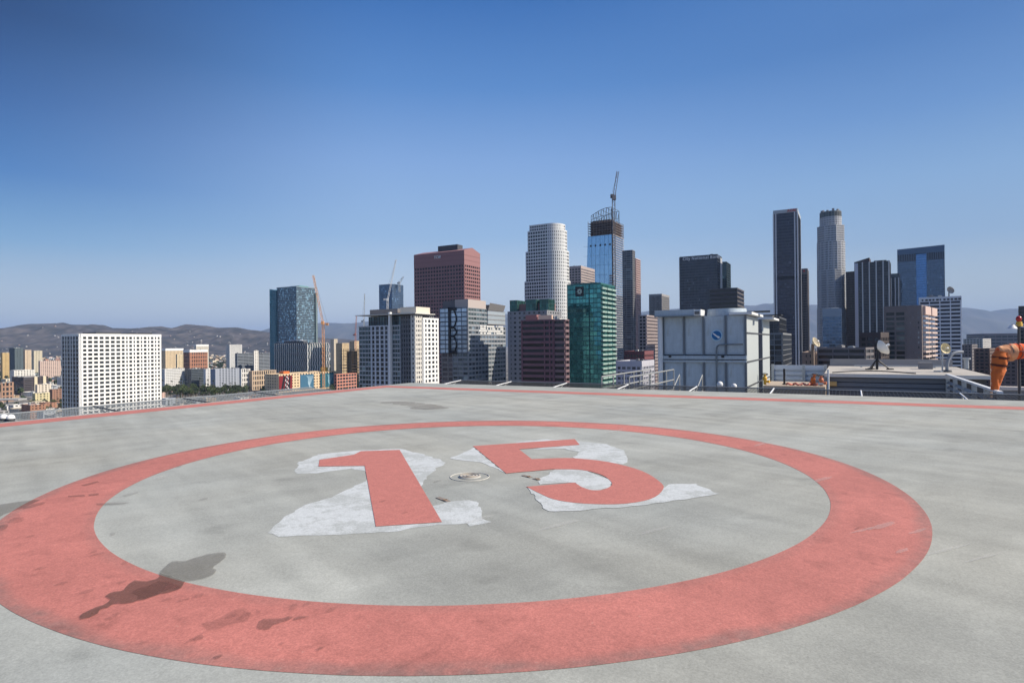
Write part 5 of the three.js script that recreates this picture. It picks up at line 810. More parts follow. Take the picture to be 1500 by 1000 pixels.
for (const [x, y, rx, ry, m] of [[640, 492, 30, 11, 0], [802, 382, 26, 9, 1], [846, 392, 18, 8, 1], [210, 390, 26, 9, 1], [160, 424, 22, 8, 1], [236, 372, 20, 6, 1], [735, 583, 24, 8, 0], [1235, 545, 18, 6, 1], [1045, 520, 16, 6, 1], [935, 360, 14, 9, 1], [1105, 345, 22, 9, 1], [1172, 322, 20, 8, 1], [1290, 352, 30, 9, 1], [485, 300, 26, 7, 1], [560, 304, 34, 7, 1], [640, 282, 28, 8, 1], [370, 512, 30, 7, 1], [90, 262, 34, 8, 1], [275, 122, 18, 8, 1], [140, 78, 50, 5, 1]]) blob(100 + x / 3.36, 790 + y / 3.36, rx / 3.36, ry / 3.36, m ? stainFaint : stainLight);
for (const [x, y, rx, ry, m] of [[362, 901, 6, 2.5, 1], [430, 888, 6, 2, 1], [470, 951, 5, 2, 1], [318, 964, 7, 2.5, 1], [22, 763, 13, 4, 1], [2, 774, 9, 4, 0], [50, 741, 16, 2.2, 0], [164, 783, 4, 2.4, 1], [190, 725, 12, 1.6, 1], [298, 732, 7, 1.4, 1], [262, 684, 5, 1.5, 1], [44, 786, 6, 1.6, 1], [137, 809, 5, 1.8, 1], [176, 855, 7, 2.2, 1], [58, 834, 8, 2, 1], [90, 856, 9, 2.2, 1], [1256, 775, 4, 1.4, 0], [1194, 788, 3, 1.2, 1], [640, 706, 6, 1.6, 1], [560, 735, 5, 1.3, 1], [593, 752, 5, 1.5, 1], [848, 716, 4, 1.4, 1]]) blob(x, y, rx, ry, m ? stainFaint : stainLight);
const paleMat = new THREE.MeshStandardMaterial({ roughness: 0.9, transparent: true, opacity: 0.17 }); paleMat.color.setRGB(0.62, 0.6, 0.56);
for (const [x, y, rx, ry] of [[1290, 772, 22, 3], [1262, 778, 18, 1.6], [1322, 808, 10, 2.4], [1346, 779, 12, 2], [1390, 806, 34, 2], [1440, 818, 26, 1.6], [1204, 703, 14, 2.4], [820, 770, 30, 2], [960, 778, 26, 2], [700, 762, 22, 2], [1120, 650, 16, 1.5], [900, 632, 14, 1.2], [236, 700, 14, 2]]) blob(x, y, rx, ry, paleMat, 0.0095);
flat('scuff_mark', pxp([[98, 727], [124, 725], [124, 727.5], [98, 729]]), 0.0085, stainMat, 0.03); flat('scuff_mark', pxp([[130, 724.5], [145, 723], [145, 725.5], [130, 727]]), 0.0085, stainMat, 0.03);
flat('scuff_mark', pxp([[140, 738], [190, 736.5], [178, 739.5], [142, 741]]), 0.0085, stainLight, 0.03); flat('scuff_mark', pxp([[118, 711], [142, 705], [145, 707], [122, 712.5]]), 0.0085, stainMat, 0.03);
// drain with rings, and rusty tie-down sockets
{
  const [a, b] = onDeck(688, 698.5), g = new THREE.Group(); g.name = 'drain_cover'; g.position.set(a, 0.004, -b); deck.add(g);
  new GB().geo(new THREE.CylinderGeometry(0.13, 0.14, 0.012, 40).translate(0, 0.006, 0)).to('cover_plate', paint(0.42, 0.41, 0.38, 0.8), g);
  for (const r of [0.04, 0.08, 0.12, 0.24]) new GB().geo(new THREE.TorusGeometry(r, r > 0.22 ? 0.005 : 0.007, 6, 40).rotateX(Math.PI / 2).translate(0, r > 0.22 ? 0.0 : 0.013, 0)).to('grate_ring', r > 0.22 ? paint(0.55, 0.53, 0.48, 0.9) : paint(0.34, 0.3, 0.25, 0.8), g);
  for (const [px, py, w] of [[649, 732, 0.22], [772, 698, 0.16], [786, 702, 0.1]]) { const [c, d] = onDeck(px, py), t = new THREE.Group(); t.name = 'tie_down_socket'; t.position.set(c, 0.004, -d); t.rotation.y = -0.4; deck.add(t); new GB().box(0, 0.002, 0, w, 0.004, 0.05).to('socket_plate', paint(0.24, 0.2, 0.17, 0.8), t); new GB().geo(new THREE.TorusGeometry(0.022, 0.004, 6, 16).rotateX(Math.PI / 2).translate(w * 0.2, 0.006, 0)).to('ring', paint(0.3, 0.2, 0.13, 0.7, 0.3), t); }
}
// --- safety nets on two sides
function netSide(label, dense, n, off) {
  const g = new THREE.Group(); const bay = 2.55, w = 1.55, rise = 0.1;
  const net = new GB(), wire = dense ? paint(0.055, 0.06, 0.068, 0.6, 0.2) : paint(0.26, 0.29, 0.31, 0.5, 0.2), wr = dense ? 0.0065 : 0.006, sx = dense ? 0.1 : 0.12;
  for (let x = 0.06; x < bay; x += sx) net.bar(V(x, 0, 0.02), V(x, rise, -w), wr, wr, 3); for (let z = 0.07; z < w; z += 0.14) net.bar(V(0, rise * z / w, -z), V(bay, rise * z / w, -z), wr, wr, 3);
  const ng = net.g(), ar = new GB().bar(V(0, 0, 0), V(0, rise, -w), 0.026, 0.024, 6).bar(V(0, -0.4, 0), V(0, rise - 0.03, -w * 0.8), 0.022, 0.022, 5).g(), rail = new GB().bar(V(0, rise, -w), V(bay, rise, -w), 0.02, 0.02, 6).g();
  for (let k = 0; k < n; k++) { const x = off + k * bay; const a = mesh('netting', ng, wire, g, 'stuff'); a.position.x = x; const b = mesh('support_arm', ar, MAT.whitePaint, g); b.position.x = x; const c = mesh('rim_tube', rail, paint(0.2, 0.22, 0.24, 0.6, 0.2), g); c.position.x = x; }
  return tag(g, label, 'safety net');
}
{
  const f = netSide('long steel mesh safety net along the deck edge facing the plant enclosure', true, 10, -10.6), p = rp(0, B1 + 0.02, -0.06); f.name = numbered('safety_net'); f.position.copy(p); f.rotation.y = -TH; scene.add(f);
  const l = netSide('steel mesh safety net along the deck edge facing the white apartment slab', false, 9, -8.11 - 2.55 * 2), q = rp(A0 - 0.02, 0, -0.06); l.name = numbered('safety_net'); l.position.copy(q); l.rotation.y = -TH + Math.PI / 2; scene.add(l);
  l.children.forEach(c => { if (c.name === 'support_arm') c.material = MAT.darkSteel; });
}
for (const [px, py] of [[5, 613], [15, 613.5]]) { const [a, b] = onDeck(px, py, 0.02), g = roofTop('perimeter_light', 'white domed perimeter light on a bracket outside the deck edge', 'light', a, b, -0.2, 'perimeter lights outside the deck edge'); new GB().geo(new THREE.SphereGeometry(0.085, 16, 8, 0, 6.3, 0, 1.7).translate(0, 0.24, 0)).to('dome', MAT.white, g); new GB().bar(V(0, 0, 0), V(0, 0.24, 0), 0.06, 0.08, 10).bar(V(0, 0.02, 0), V(1.4, 0.02, 0), 0.02).to('bracket', MAT.darkSteel, g); }

// --- steel plant enclosure (cooling tower)
const gN = tileNoise(16, 31), gM = tileNoise(64, 32), gS = tileNoise(128, 33);
const galvMap = noiseTex(512, (u, v) => { const m = gN(u, v) * 0.5 + gM(u, v) * 0.5, s = gS(u, 0.3 + v * 0.04), d = sstep(0.62, 0.85, gN(u * 1, v * 0.3) * 0.6 + s * 0.4); const k = 0.82 + 0.06 * (m - 0.5) + 0.06 * (s - 0.5) - 0.07 * d; return [k * (1 + 0.02 * d), k, k * (1 - 0.03 * d)]; }); galvMap.repeat.set(1 / 2.2, 1 / 2.6);
const galv = new THREE.MeshStandardMaterial({ map: galvMap, roughness: 0.55, metalness: 0.1, vertexColors: true }); galv.color.setRGB(0.68, 0.78, 0.85);
{
  const bF = 26, aR = aAt(1094, bF), aL = aAt(966, bF), W = aR - aL, D1 = bAt(1111, aR) - bF, D2 = bAt(1117, aR) - bF, D3 = bAt(1127.5, aR) - bF;
  const g = roofTop('cooling_tower', 'big grey steel plant enclosure with ribbed panels and round blue logo', 'cooling tower', aR, bF, ROOF);
  const h = py => hAt(1060, py, aAt(1060, bF), bF) - ROOF, T = h(461.5), X = px => aAt(px, bF) - aR;
  const ribs = [972.5, 1003, 1031.5, 1064, 1093].map(X), rows = [[h(581), h(530)], [h(519.5), T]];
  const panel = (w, hh) => { const b = new GB(); b.box(0, 0, 0, w, hh, 0.05); b.box(0, 0, 0.03, w - 0.16, hh - 0.16, 0.02, 1.03); return b.g(); };
  new GB().b6(-W + 0.1, -0.04, 0, T - 0.02, -D1 + 0.02, -0.08).to('inner_casing', MAT.midGrey, g); new GB().b6(-W + 0.1, -0.04, 0, T - 0.08, -D3, -D2 - 0.02).to('inner_casing', MAT.midGrey, g);
  for (const [y0, y1] of [[0, h(581) - 0.02], ...rows]) for (let k = 0; k < 4; k++) { const w = ribs[k + 1] - ribs[k] - 0.05; if (y1 - y0 < 0.3) continue; const m = mesh('panel', panel(w, y1 - y0 - 0.04), galv, g); m.position.set((ribs[k] + ribs[k + 1]) / 2, (y0 + y1) / 2, -0.03 + rr(-0.008, 0.008)); }
  for (const x of ribs) new GB().b6(x - 0.05, x + 0.05, 0, T, -0.06, 0.07).to('rib', paint(0.16, 0.18, 0.2, 0.6, 0.2), g);
  new GB().b6(-W + 0.15, 0.02, h(526), h(521), 0.0, 0.16).to('cross_beam', galv, g); new GB().b6(-W + 0.15, 0.02, h(530.5), h(527.5), 0.0, 0.13).to('cross_beam', galv, g);
  for (const px of [983, 1060]) new GB().b6(X(px) - 0.07, X(px) + 0.07, h(523.5), h(521), 0.161, 0.2).to('bracket', MAT.black, g);
  const post = new GB().bar(V(-W + 0.12, 0, 0.2), V(-W + 0.12, T - 0.02, 0.2), 0.13, 0.13, 12); for (const py of [522, 524.5]) post.bar(V(-W + 0.12, h(py), 0.2), V(-W + 0.12, h(py) + 0.05, 0.2), 0.15, 0.15, 12); post.to('corner_pipe', MAT.whitePaint, g);
  // top lip, fan cowl, lids
  new GB().b6(X(963), X(1020), T, h(452), -1.2, 0.42).b6(X(963), X(1020), T - 0.02, T + 0.05, 0.42, 0.5, 0.6).to('top_lip', galv, g); new GB().b6(X(1020), X(1030), T, h(452.5), -0.6, 0.45).b6(X(1021.5), X(1028.5), T + 0.07, h(455), 0.45, 0.5, 0.2).to('lip_bracket', MAT.whitePaint, g);
  const cw = (X(1089) - X(1031)) / 2; new GB().geo(new THREE.CylinderGeometry(cw, cw * 1.04, h(451) - T, 40, 1, false).translate((X(1089) + X(1031)) / 2, T + (h(451) - T) / 2, -cw - 0.3)).to('fan_cowl', galv, g);
  new GB().b6(X(1070), 0.3, T, T + 0.13, -D1, 0.2).to('lid', MAT.whitePaint, g); new GB().b6(-1.2, 0.6, T - 0.05, T + 0.08, -D3 - 0.2, -D2).to('lid', MAT.whitePaint, g); new GB().box(0.2, T + 0.25, -D1 * 0.6, 1.3, 0.06, 0.8, 0.3, 0.1).box(0.5, T + 0.2, -D2 - 0.5, 1.2, 0.06, 0.7, 0.3, -0.1).to('vent_hood', MAT.darkGrey, g);
  // sunlit side panels
  const ys = [0, h(566), h(530), h(488), T], side = paint(0.46, 0.5, 0.5, 0.6, 0.1);
  for (const [z0, z1] of [[0, D1], [D2, D3]]) for (let k = 0; k < 4; k++) { const b = new GB().box(0, 0, 0, 0.05, ys[k + 1] - ys[k] - 0.07, z1 - z0 - 0.06), m = b.to('side_panel', side, g); m.position.set(0.0, (ys[k] + ys[k + 1]) / 2, -(z0 + z1) / 2); }
  for (let k = 1; k < 4; k++) new GB().b6(-0.02, 0.05, ys[k] - 0.04, ys[k] + 0.04, -D3, -0.02).to('side_rail', MAT.darkGrey, g);
  // pipe across the front
  const pp = [V(X(1051), 0.2, 0.2), V(X(1051), h(516), 0.2), V(X(1051.5), h(508), 0.2), V(X(1055), h(505), 0.2), V(X(1062), h(504.3), 0.2), V(X(1090), h(504), 0.2)], pb = new GB(); for (let k = 0; k < pp.length - 1; k++) pb.bar(pp[k], pp[k + 1], 0.045, 0.045, 8); pb.to('pipe', paint(0.17, 0.2, 0.22, 0.5, 0.2), g);
  new GB().geo(new THREE.SphereGeometry(0.16, 14, 8).translate(X(1057), h(562), 0.5)).to('float_valve', MAT.whitePaint, g); new GB().geo(new THREE.SphereGeometry(0.14, 14, 8).translate(X(1078), h(564), 0.6)).to('float_valve', MAT.whitePaint, g);
  // logo
  const L = new THREE.Group(); L.name = 'logo'; L.position.set(X(1050.7), h(491), 0.05); g.add(L); const r = 8.3 / F * depthOf(aAt(1050, bF), bF);
  new GB().geo(new THREE.CylinderGeometry(r, r, 0.03, 40).rotateX(Math.PI / 2)).to('logo_rim', paint(0.4, 0.58, 0.7, 0.5), L); new GB().geo(new THREE.CylinderGeometry(r * 0.8, r * 0.8, 0.03, 40).rotateX(Math.PI / 2).translate(0, 0, 0.012)).to('logo_disc', paint(0.01, 0.13, 0.33, 0.45), L);
  const sw = new THREE.Shape(); sw.moveTo(-0.62 * r, 0.48 * r); sw.quadraticCurveTo(-0.1 * r, 0.2 * r, 0.12 * r, -0.1 * r); sw.quadraticCurveTo(0.3 * r, -0.02 * r, 0.62 * r, -0.34 * r); sw.quadraticCurveTo(0.45 * r, -0.5 * r, 0.2 * r, -0.55 * r); sw.quadraticCurveTo(0.2 * r, -0.35 * r, 0.08 * r, -0.3 * r); sw.quadraticCurveTo(-0.3 * r, -0.05 * r, -0.62 * r, 0.28 * r); new GB().geo(new THREE.ExtrudeGeometry(sw, { depth: 0.01, bevelEnabled: false }).translate(0, 0, 0.028)).to('logo_mark', MAT.white, L);
}
// --- penthouse roof with dark boarded wall
const PH = 0.07;
{
  const b0 = 26, aA = aAt(1213, b0), aB = aAt(1388, b0), aC = aAt(1446, b0), bK = 35.5;
  const g = roofTop('penthouse', 'low plant penthouse with pale flat roof and dark boarded front', 'building', aA, b0, ROOF), T = PH - ROOF;
  new GB().b6(0.1, aC - aA, 0, T - 0.16, -(bK - b0), -0.08, 0.4).to('wall', MAT.midGrey, g);
  const nb = 13, bh = (T - 0.16) / nb, bg = new GB().b6(0, aB - aA, 0, bh * 0.78, -0.06, 0.04).b6(0, aB - aA, bh * 0.78, bh, -0.06, -0.01, 0.5).g();
  for (let k = 0; k < nb; k++) { const m = mesh('cladding_board', bg, paint(0.17, 0.185, 0.21, 0.6, 0.1), g); m.position.y = k * bh; }
  const rs = sheet(40, 30, (u, v) => [-0.15 + (aC - aA + 0.3) * u, (bK - b0 + 0.25) * v - 0.25, T], (a, b) => { const w = 1 + 0.3 * fbm(a * 0.5, b * 0.5, 81, 4); return [w, w, w]; });
  const rm = new THREE.MeshStandardMaterial({ map: concreteMap, roughness: 0.9, vertexColors: true }); rm.color.setRGB(0.62, 0.57, 0.51); mesh('roof_membrane', rs, rm, g);
  new GB().b6(-0.15, aC - aA + 0.15, T - 0.16, T - 0.004, -(bK - b0), 0.25).to('roof_edge', paint(0.7, 0.66, 0.6, 0.8), g); new GB().b6(-0.1, aC - aA, T, T + 0.42, -(bK - b0) - 0.2, -(bK - b0)).to('parapet', paint(0.3, 0.3, 0.31, 0.9), g);
  const cb = []; for (let k = 0; k <= 12; k++) cb.push(V(0.2 + k * 0.28, T + 0.03, -0.4 - 2.2 * Math.sin(k * 0.26))); new GB().geo(new THREE.TubeGeometry(new THREE.CatmullRomCurve3(cb), 40, 0.025, 6)).to('cable', MAT.black, g); new GB().b6(1.2, 5.5, T + 0.05, T + 0.13, -7.9, -7.8).b6(1.5, 1.6, T, T + 0.05, -8, -7.7).b6(5, 5.1, T, T + 0.05, -8, -7.7).to('conduit', MAT.steel, g); new GB().b6(4.2, 4.8, T, T + 0.35, -6.6, -6).to('roof_hatch', MAT.midGrey, g); new GB().geo(new THREE.CylinderGeometry(0.12, 0.12, 0.5, 12).translate(6.4, T + 0.25, -7.2)).geo(new THREE.CylinderGeometry(0.2, 0.2, 0.08, 12).translate(6.4, T + 0.54, -7.2)).to('vent_cap', MAT.steel, g);
  // louvred return wall coming forward
  const lw = roofTop('louvre_fence', 'grey louvred screen with a white top rail running from the penthouse to the deck net', 'fence', aB, b0, ROOF), LEN = b0 - 15.5, n = 5, bayL = LEN / n;
  new GB().b6(-0.06, 0.06, T - 0.02, T + 0.05, 0, LEN).to('top_rail', MAT.whitePaint, lw);
  const sg = new GB(); { const s = new THREE.BoxGeometry(0.025, 0.13, bayL - 0.2).rotateZ(-0.6); sg.geo(s); } const sgeo = sg.g();
  for (let k = 0; k < n; k++) { new GB().b6(-0.07, 0.07, 0, T - 0.02, k * bayL, k * bayL + 0.14).to('post', MAT.steel, lw); for (let j = 0; j < 13; j++) { const m = mesh('louvre_slat', sgeo, paint(0.24, 0.26, 0.28, 0.6, 0.1), lw); m.position.set(0, 0.15 + j * (T - 0.25) / 13, (k + 0.5) * bayL + 0.07); } }
  new GB().b6(-0.07, 0.07, 0, T - 0.02, LEN - 0.14, LEN).to('post', MAT.steel, lw);
}
{ const bw = 20.5, a0 = aAt(1468, bw), pw = roofTop('roof_parapet', 'low pale parapet wall behind the wind cone', 'parapet', a0, bw, ROOF), T = hAt(1480, 566.5, aAt(1480, bw), bw) - ROOF; new GB().b6(0, 6, 0, T - 0.12, -0.25, 0).to('wall', MAT.midGrey, pw); new GB().b6(-0.05, 6.05, T - 0.12, T, -0.3, 0.05).to('coping', paint(0.66, 0.58, 0.52, 0.85), pw); }
// --- dishes
function dish(label, px, py, D, r, n, base, feed, mat) {
  const P = at(px, py, D), B = at(base[0], base[1], D), y0 = base[2] !== undefined && base.length > 2 ? base[2] : 0, g = top('satellite_dish', label, 'dish', { pos: [B.x, DECK + y0, B.z], group: 'satellite dishes on the roof' }), c = P.clone().sub(g.position), N = V(...n).normalize();
  const pts = []; for (let k = 0; k <= 12; k++) { const q = r * k / 12; pts.push(new THREE.Vector2(Math.max(q, 0.001), q * q / (1.5 * r))); } for (let k = 12; k >= 0; k--) { const q = (r + 0.006) * k / 12; pts.push(new THREE.Vector2(Math.max(q, 0.001), q * q / (1.5 * r) - 0.018)); }
  const lg = new THREE.LatheGeometry(pts, 32).applyQuaternion(new THREE.Quaternion().setFromUnitVectors(V(0, 1, 0), N)).translate(c.x, c.y, c.z); new GB().geo(lg).to('reflector', mat, g);
  const up = Math.abs(N.y) > 0.9 ? V(1, 0, 0) : V(0, 1, 0), s = N.clone().cross(up).normalize(), t = s.clone().cross(N).normalize(), f = c.clone().addScaledVector(N, r * feed), rim = c.clone().addScaledVector(t, -r).addScaledVector(N, r * 0.66);
  new GB().bar(rim, f, r * 0.04, r * 0.04, 6).bar(c.clone().addScaledVector(s, r).addScaledVector(N, r * 0.66), f, r * 0.025, r * 0.025, 5).bar(c.clone().addScaledVector(s, -r).addScaledVector(N, r * 0.66), f, r * 0.025, r * 0.025, 5).to('feed_arm', MAT.darkSteel, g);
  new GB().geo(new THREE.CylinderGeometry(r * 0.16, r * 0.12, r * 0.5, 12).applyQuaternion(new THREE.Quaternion().setFromUnitVectors(V(0, 1, 0), N)).translate(f.x, f.y, f.z)).to('feed_horn', MAT.whitePaint, g);
  return { g, c, N };
}
{
  const D1 = 32.2, d = dish('white tilted satellite dish on a black tripod on the penthouse roof', 1288, 512, D1, 0.42, [0.86, 0.48, 0.1], [1285, 541, PH], 1.15, paint(0.8, 0.8, 0.77, 0.5)), t = new GB(), c = d.c.clone().addScaledVector(d.N, -0.06);
  t.bar(V(0, 0, 0), V(c.x, c.y, c.z), 0.07, 0.05, 8); for (const [x, z] of [[-0.55, 0.2], [0.55, 0.25], [0, -0.5]]) t.bar(V(x, 0, z), V(0, 0.55, 0), 0.035, 0.035, 5).box(x, 0.03, z, 0.25, 0.06, 0.25); t.to('tripod', MAT.black, d.g);
  const e = dish('round cream satellite dish facing the helipad on a slim mast', 1382, 511, 29.2, 0.26, [0.12, 0.2, 1], [1381, 545, PH], 0.9, paint(0.72, 0.62, 0.38, 0.6)); new GB().bar(V(0, 0, 0), e.c.clone().addScaledVector(e.N, -0.04), 0.035, 0.035, 8).box(0, 0.03, 0, 0.5, 0.06, 0.5).to('mast', MAT.steel, e.g);
  const P = rp(aAt(1192, 32), 32, ROOF), f = dish('small cream dish on a brown mast beside the white corrugated screen', 1192, 503, depthOf(aAt(1192, 32), 32), 0.3, [0.5, 0.45, 0.7], [1192, 540, ROOF], 0.9, paint(0.66, 0.58, 0.42, 0.6)); new GB().bar(V(0, 0, 0), f.c.clone().addScaledVector(f.N, -0.05), 0.1, 0.08, 8).box(0, 0.05, 0, 0.6, 0.1, 0.6).to('mast', paint(0.2, 0.15, 0.12, 0.8), f.g);
  // gooseneck vent pipe
  const G = at(1391, 545, 29), g = top('gooseneck_pipe', 'grey gooseneck vent pipe bending over behind the cream dish', 'pipe', { pos: [G.x, DECK + PH, G.z] }), q = [[1388, 545], [1388, 535], [1390, 526], [1395, 519], [1402, 516], [1411, 515.5]].map(([x, y]) => at(x, y, 29).sub(g.position)); q[0].y = 0;
  new GB().geo(new THREE.TubeGeometry(new THREE.CatmullRomCurve3(q), 30, 0.075, 10)).to('pipe', paint(0.26, 0.28, 0.31, 0.6, 0.1), g); new GB().geo(new THREE.CylinderGeometry(0.18, 0.2, 0.1, 14).translate(q[0].x, 0.05, q[0].z)).to('flange', MAT.darkSteel, g);
}
// --- white corrugated screen, pipes, valves
{
  const b0 = 30.5, a0 = aAt(1130.5, b0), a1 = aAt(1210, b0), g = roofTop('corrugated_screen', 'white corrugated equipment screen between the plant enclosure and the penthouse', 'screen', a0, b0, ROOF), T = hAt(1170, 534, a0, b0) - ROOF, n = 12, bh = T / n, W = a1 - a0;
  const cg = new GB().b6(0, W, 0, bh * 0.6, -0.1, 0.06).b6(0, W, bh * 0.6, bh, -0.1, -0.02, 0.85).g(); for (let k = 0; k < n; k++) { const m = mesh('cladding_board', cg, paint(0.62, 0.66, 0.72, 0.5, 0.15), g); m.position.y = k * bh; }
  for (const f of [0, 0.58, 0.97]) new GB().b6(W * f, W * f + 0.14, 0, T + 0.05, 0.06, 0.16).to('post', MAT.steel, g);
}
{
  const bP = 24, a0 = aAt(1118, bP), a1 = aAt(1209, bP), pl = roofTop('equipment_plinth', 'tan raised plinth for the fire valves behind the deck net', 'plinth', a0, bP, ROOF), T = hAt(1180, 566, aAt(1180, bP), bP) - ROOF;
  new GB().b6(0, a1 - a0, 0, T, -3.5, 0).to('plinth_block', paint(0.42, 0.34, 0.26, 0.9), pl);
  const H0 = ROOF + T, valve = (label, px, hh, mat, lean = 0) => { const g = roofTop('fire_valve', label, 'valve', aAt(px, bP + 0.7), bP + 0.7, H0); new GB().bar(V(0, 0, 0), V(lean, hh, 0), 0.07, 0.06, 10).geo(new THREE.SphereGeometry(0.11, 12, 8).translate(lean * 0.6, hh * 0.6, 0)).bar(V(-0.02, hh * 0.3, 0), V(0.22, hh * 0.3, 0.05), 0.05, 0.07, 10).to('valve_body', mat, g); new GB().geo(new THREE.TorusGeometry(0.13, 0.018, 8, 24).rotateX(1.2).translate(lean, hh, 0)).bar(V(lean - 0.13, hh, 0), V(lean + 0.13, hh, 0), 0.012, 0.012, 5).to('hand_wheel', MAT.darkSteel, g); };
  valve('orange red fire valve leaning beside the hoses', 1187, 0.52, MAT.orange, 0.2); valve('orange red upright fire valve next to the white post', 1203, 0.46, paint(0.6, 0.2, 0.1, 0.6)); valve('yellow gas valve at the corner of the plant enclosure', 1120.5, 0.5, MAT.yellow);
  const hs = roofTop('fire_hose', 'orange red hose lying coiled on the tan plinth', 'hose', aAt(1176, bP + 0.6), bP + 0.6, H0), q = []; for (let k = 0; k <= 30; k++) q.push(V(-0.7 + k * 0.045, 0.06 + 0.03 * Math.sin(k * 0.9), 0.12 * Math.sin(k * 0.7))); new GB().geo(new THREE.TubeGeometry(new THREE.CatmullRomCurve3(q), 60, 0.05, 8)).to('hose', paint(0.6, 0.2, 0.14, 0.7), hs); new GB().bar(q[30], q[30].clone().add(V(0.22, 0.02, 0)), 0.06, 0.035, 10).to('nozzle', MAT.steel, hs);
  const dp = roofTop('vent_post', 'thin black vent post standing on the tan plinth', 'post', aAt(1149, bP + 1), bP + 1, H0); new GB().bar(V(0, 0, 0), V(0, hAt(1149, 540, aAt(1149, bP + 1), bP + 1) - H0, 0), 0.05, 0.05, 8).geo(new THREE.CylinderGeometry(0.09, 0.09, 0.05, 10).translate(0, 0.025, 0)).to('pole', MAT.black, dp);
  const wp = roofTop('rail_post', 'slim white pipe post at the penthouse corner', 'post', aAt(1213.5, 17), 17, ROOF); new GB().bar(V(0, 0, 0), V(0, hAt(1213, 541, aAt(1213.5, 17), 17) - ROOF, 0), 0.035, 0.035, 8).box(0, 0.02, 0, 0.2, 0.04, 0.2).to('pipe', MAT.whitePaint, wp);
  const bx1 = roofTop('junction_box', 'tan junction box on the dark boarded wall', 'box', aAt(1219, 25.9), 25.9, hAt(1219, 565, aAt(1219, 25.9), 25.9)); new GB().b6(-0.2, 0.2, 0, 0.22, -0.12, 0.1).b6(-0.17, 0.17, 0.03, 0.19, 0.1, 0.12, 1.1).to('case', paint(0.55, 0.36, 0.14, 0.7), bx1);
}
// --- steel gangway beyond the net
{
  const b0 = 16.2, b1 = 23.2, a0 = aAt(881, b0), g = roofTop('steel_gangway', 'pale steel gangway with pipe handrails leading from the net to the plant enclosure', 'gangway', a0, b0, ROOF), L = b1 - b0, f = 2.2, W = 1.15, mt = paint(0.3, 0.31, 0.31, 0.6, 0.2);
  new GB().b6(0, W, f, f + 0.07, -L, 0).to('walkway', paint(0.5, 0.49, 0.45, 0.8), g);
  for (const x of [0, W]) for (let k = 0; k <= 5; k++) new GB().bar(V(x, 0, -L * k / 5), V(x, f + 1.08, -L * k / 5), 0.03, 0.03, 8).to('post', mt, g);
  for (const x of [0, W]) for (const y of [1.08, 0.58, 0.12]) new GB().bar(V(x, f + y, 0), V(x, f + y, -L), 0.032, 0.032, 8).to('handrail', mt, g);
  const g2 = roofTop('roof_stair', 'short pale steel stair with side stringers beside the gangway', 'stair', a0 + 1.7, b0 + 1.5, ROOF), n = 9; for (let k = 0; k < n; k++) new GB().b6(0, 1, 0.2 + k * 0.26, 0.25 + k * 0.26, -k * 0.5 - 0.35, -k * 0.5).to('tread', paint(0.5, 0.48, 0.43, 0.8), g2); for (const x of [-0.03, 1.03]) new GB().bar(V(x, 0, 0.1), V(x, n * 0.26, -n * 0.5), 0.07, 0.07, 4).bar(V(x, 0.9, 0.1), V(x, n * 0.26 + 0.75, -n * 0.5), 0.03, 0.03, 6).bar(V(x, 0, 0.1), V(x, 0.9, 0.1), 0.03, 0.03, 6).bar(V(x, n * 0.26, -n * 0.5), V(x, n * 0.26 + 0.75, -n * 0.5), 0.03, 0.03, 6).to('stringer', paint(0.3, 0.31, 0.31, 0.6, 0.2), g2);
}
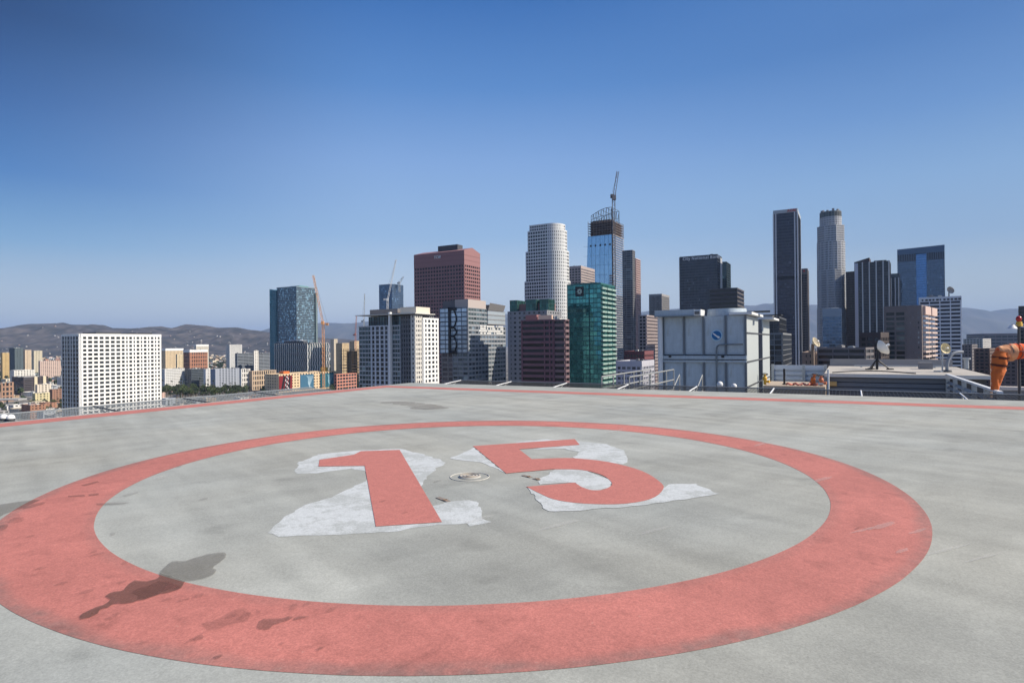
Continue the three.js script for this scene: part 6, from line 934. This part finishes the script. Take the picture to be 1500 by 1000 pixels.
// --- wind cone on its pole
{
  const b0 = 16.6, a0 = aAt(1493, b0, 515), D = depthOf(a0, b0), g = roofTop('wind_cone', 'limp orange wind cone hanging from a dark pole with red beacon', 'wind cone', a0, b0, ROOF), inv = V(0, 1, 0), loc = (px, py, dz = 0) => { const p = at(px, py, D + dz).sub(g.position); return p.applyAxisAngle(inv, TH); };
  const tp = loc(1493, 470); new GB().bar(V(0, 0, 0), V(tp.x, tp.y, tp.z), 0.05, 0.035, 10).box(0, 0.03, 0, 0.36, 0.06, 0.36).to('pole', MAT.darkSteel, g);
  const bc = loc(1493, 467); new GB().geo(new THREE.SphereGeometry(0.075, 16, 12).scale(1, 1.25, 1).translate(bc.x, bc.y, bc.z)).to('beacon_globe', paint(0.42, 0.03, 0.025, 0.25), g); const yc = loc(1493.5, 474.5); new GB().geo(new THREE.CylinderGeometry(0.07, 0.09, 0.14, 14).translate(yc.x, yc.y, yc.z)).to('beacon_base', MAT.yellow, g);
  for (const [px, py, dz] of [[1483.5, 478.5, -0.15], [1503, 477, 0.1]]) { const p = loc(px, py, dz); new GB().geo(new THREE.CylinderGeometry(0.05, 0.13, 0.11, 16).translate(p.x, p.y, p.z)).to('lamp_hood', MAT.whitePaint, g); new GB().bar(V(yc.x, yc.y - 0.05, yc.z), V(p.x, p.y + 0.06, p.z), 0.02, 0.02, 6).to('lamp_arm', MAT.darkSteel, g); }
  // cage at the mouth
  const c0 = loc(1502, 514), c1 = loc(1477, 515), dir = c1.clone().sub(c0).normalize(), s = dir.clone().cross(V(0, 1, 0)).normalize(), u = s.clone().cross(dir), cage = new GB(), ringR = 0.245;
  const cp = (t, a) => c0.clone().lerp(c1, t).addScaledVector(s, Math.cos(a) * ringR * (0.72 + 0.28 * Math.sin(Math.PI * Math.min(1, 0.2 + t * 0.6)))).addScaledVector(u, Math.sin(a) * ringR * (0.72 + 0.28 * Math.sin(Math.PI * Math.min(1, 0.2 + t * 0.6))));
  for (let k = 0; k < 6; k++) cage.bar(cp(0, k * 1.047), cp(1, k * 1.047), 0.01, 0.01, 5); for (const t of [0, 0.5, 1]) for (let k = 0; k < 24; k++) cage.bar(cp(t, k * 0.2618), cp(t, (k + 1) * 0.2618), 0.011, 0.011, 5); cage.to('cage', MAT.darkSteel, g);
  const tube = (path, rad, seg, mat, name, wr) => { const cu = new THREE.CatmullRomCurve3(path), pos = [], idx = [], n = 28; let fr = cu.computeFrenetFrames(seg, false); for (let i = 0; i <= seg; i++) { const t = i / seg, P = cu.getPointAt(t), r = rad(t); for (let k = 0; k <= n; k++) { const a = (k % n) / n * 2 * Math.PI, w = r * (1 + wr * fbm(Math.cos(a) * 1.3, t * 5, Math.sin(a) * 1.3, 3) * 2 + wr * 0.6 * Math.sin(a * 5 + 3 * Math.sin(t * 7)) * sstep(0.1, 0.4, t)); const q = P.clone().addScaledVector(fr.normals[i], Math.cos(a) * w).addScaledVector(fr.binormals[i], Math.sin(a) * w * (1 - 0.25 * t)); pos.push(q.x, q.y, q.z); } } for (let i = 0; i < seg; i++) for (let k = 0; k < n; k++) { const p = i * (n + 1) + k, q = p + n + 1; idx.push(p, p + 1, q + 1, p, q + 1, q); } const gg = new THREE.BufferGeometry(); gg.setAttribute('position', new THREE.Float32BufferAttribute(pos, 3)); gg.setIndex(idx); gg.computeVertexNormals(); return mesh(name, gg, mat, g); };
  const cloth = new THREE.MeshPhysicalMaterial({ roughness: 0.9, side: THREE.DoubleSide, transmission: 0.18, thickness: 0 }); cloth.color.setRGB(0.78, 0.2, 0.045); const mouth = cloth.clone(); mouth.color.setRGB(0.9, 0.12, 0.02);
  tube([c0, c0.clone().lerp(c1, 0.5), c1], t => ringR * (0.7 + 0.28 * Math.sin(Math.PI * Math.min(1, 0.2 + t * 0.6))), 16, mouth, 'mouth_cloth', 0.02);
  const collar = cloth.clone(); collar.color.setRGB(0.8, 0.4, 0.2);  // paler copy of the cloth, the sunlit fold put into its colour
  tube([[1483, 516.3], [1479, 516], [1474, 515.4], [1467, 515], [1461.5, 515]].map(([x, y]) => loc(x, y)), t => 0.262 - 0.1 * sstep(0, 0.95, t) - 0.03 * sstep(0.9, 1, t), 24, collar, 'collar', 0.05);
  const path = [[1468, 516], [1466.2, 521], [1465.2, 528], [1463.8, 538], [1461.8, 549], [1459.8, 560], [1457.8, 571.5]].map(([x, y]) => loc(x, y)), rad = t => 0.17 + 0.035 * sstep(0, 0.15, t) - 0.075 * sstep(0.3, 1, t);
  tube(path, rad, 100, cloth, 'sock', 0.12);
  const cu = new THREE.CatmullRomCurve3(path), dark = paint(0.13, 0.035, 0.02, 0.9); for (const t0 of [0.13, 0.33]) tube([0, 1, 2, 3].map(k => cu.getPointAt(t0 + k * 0.02)), t => rad(t0) + 0.02, 6, dark, 'inner_shade_band', 0.02);  // dark bands paint the unlit inside of the cone showing at open rings
}
renderer.render(scene, camera);
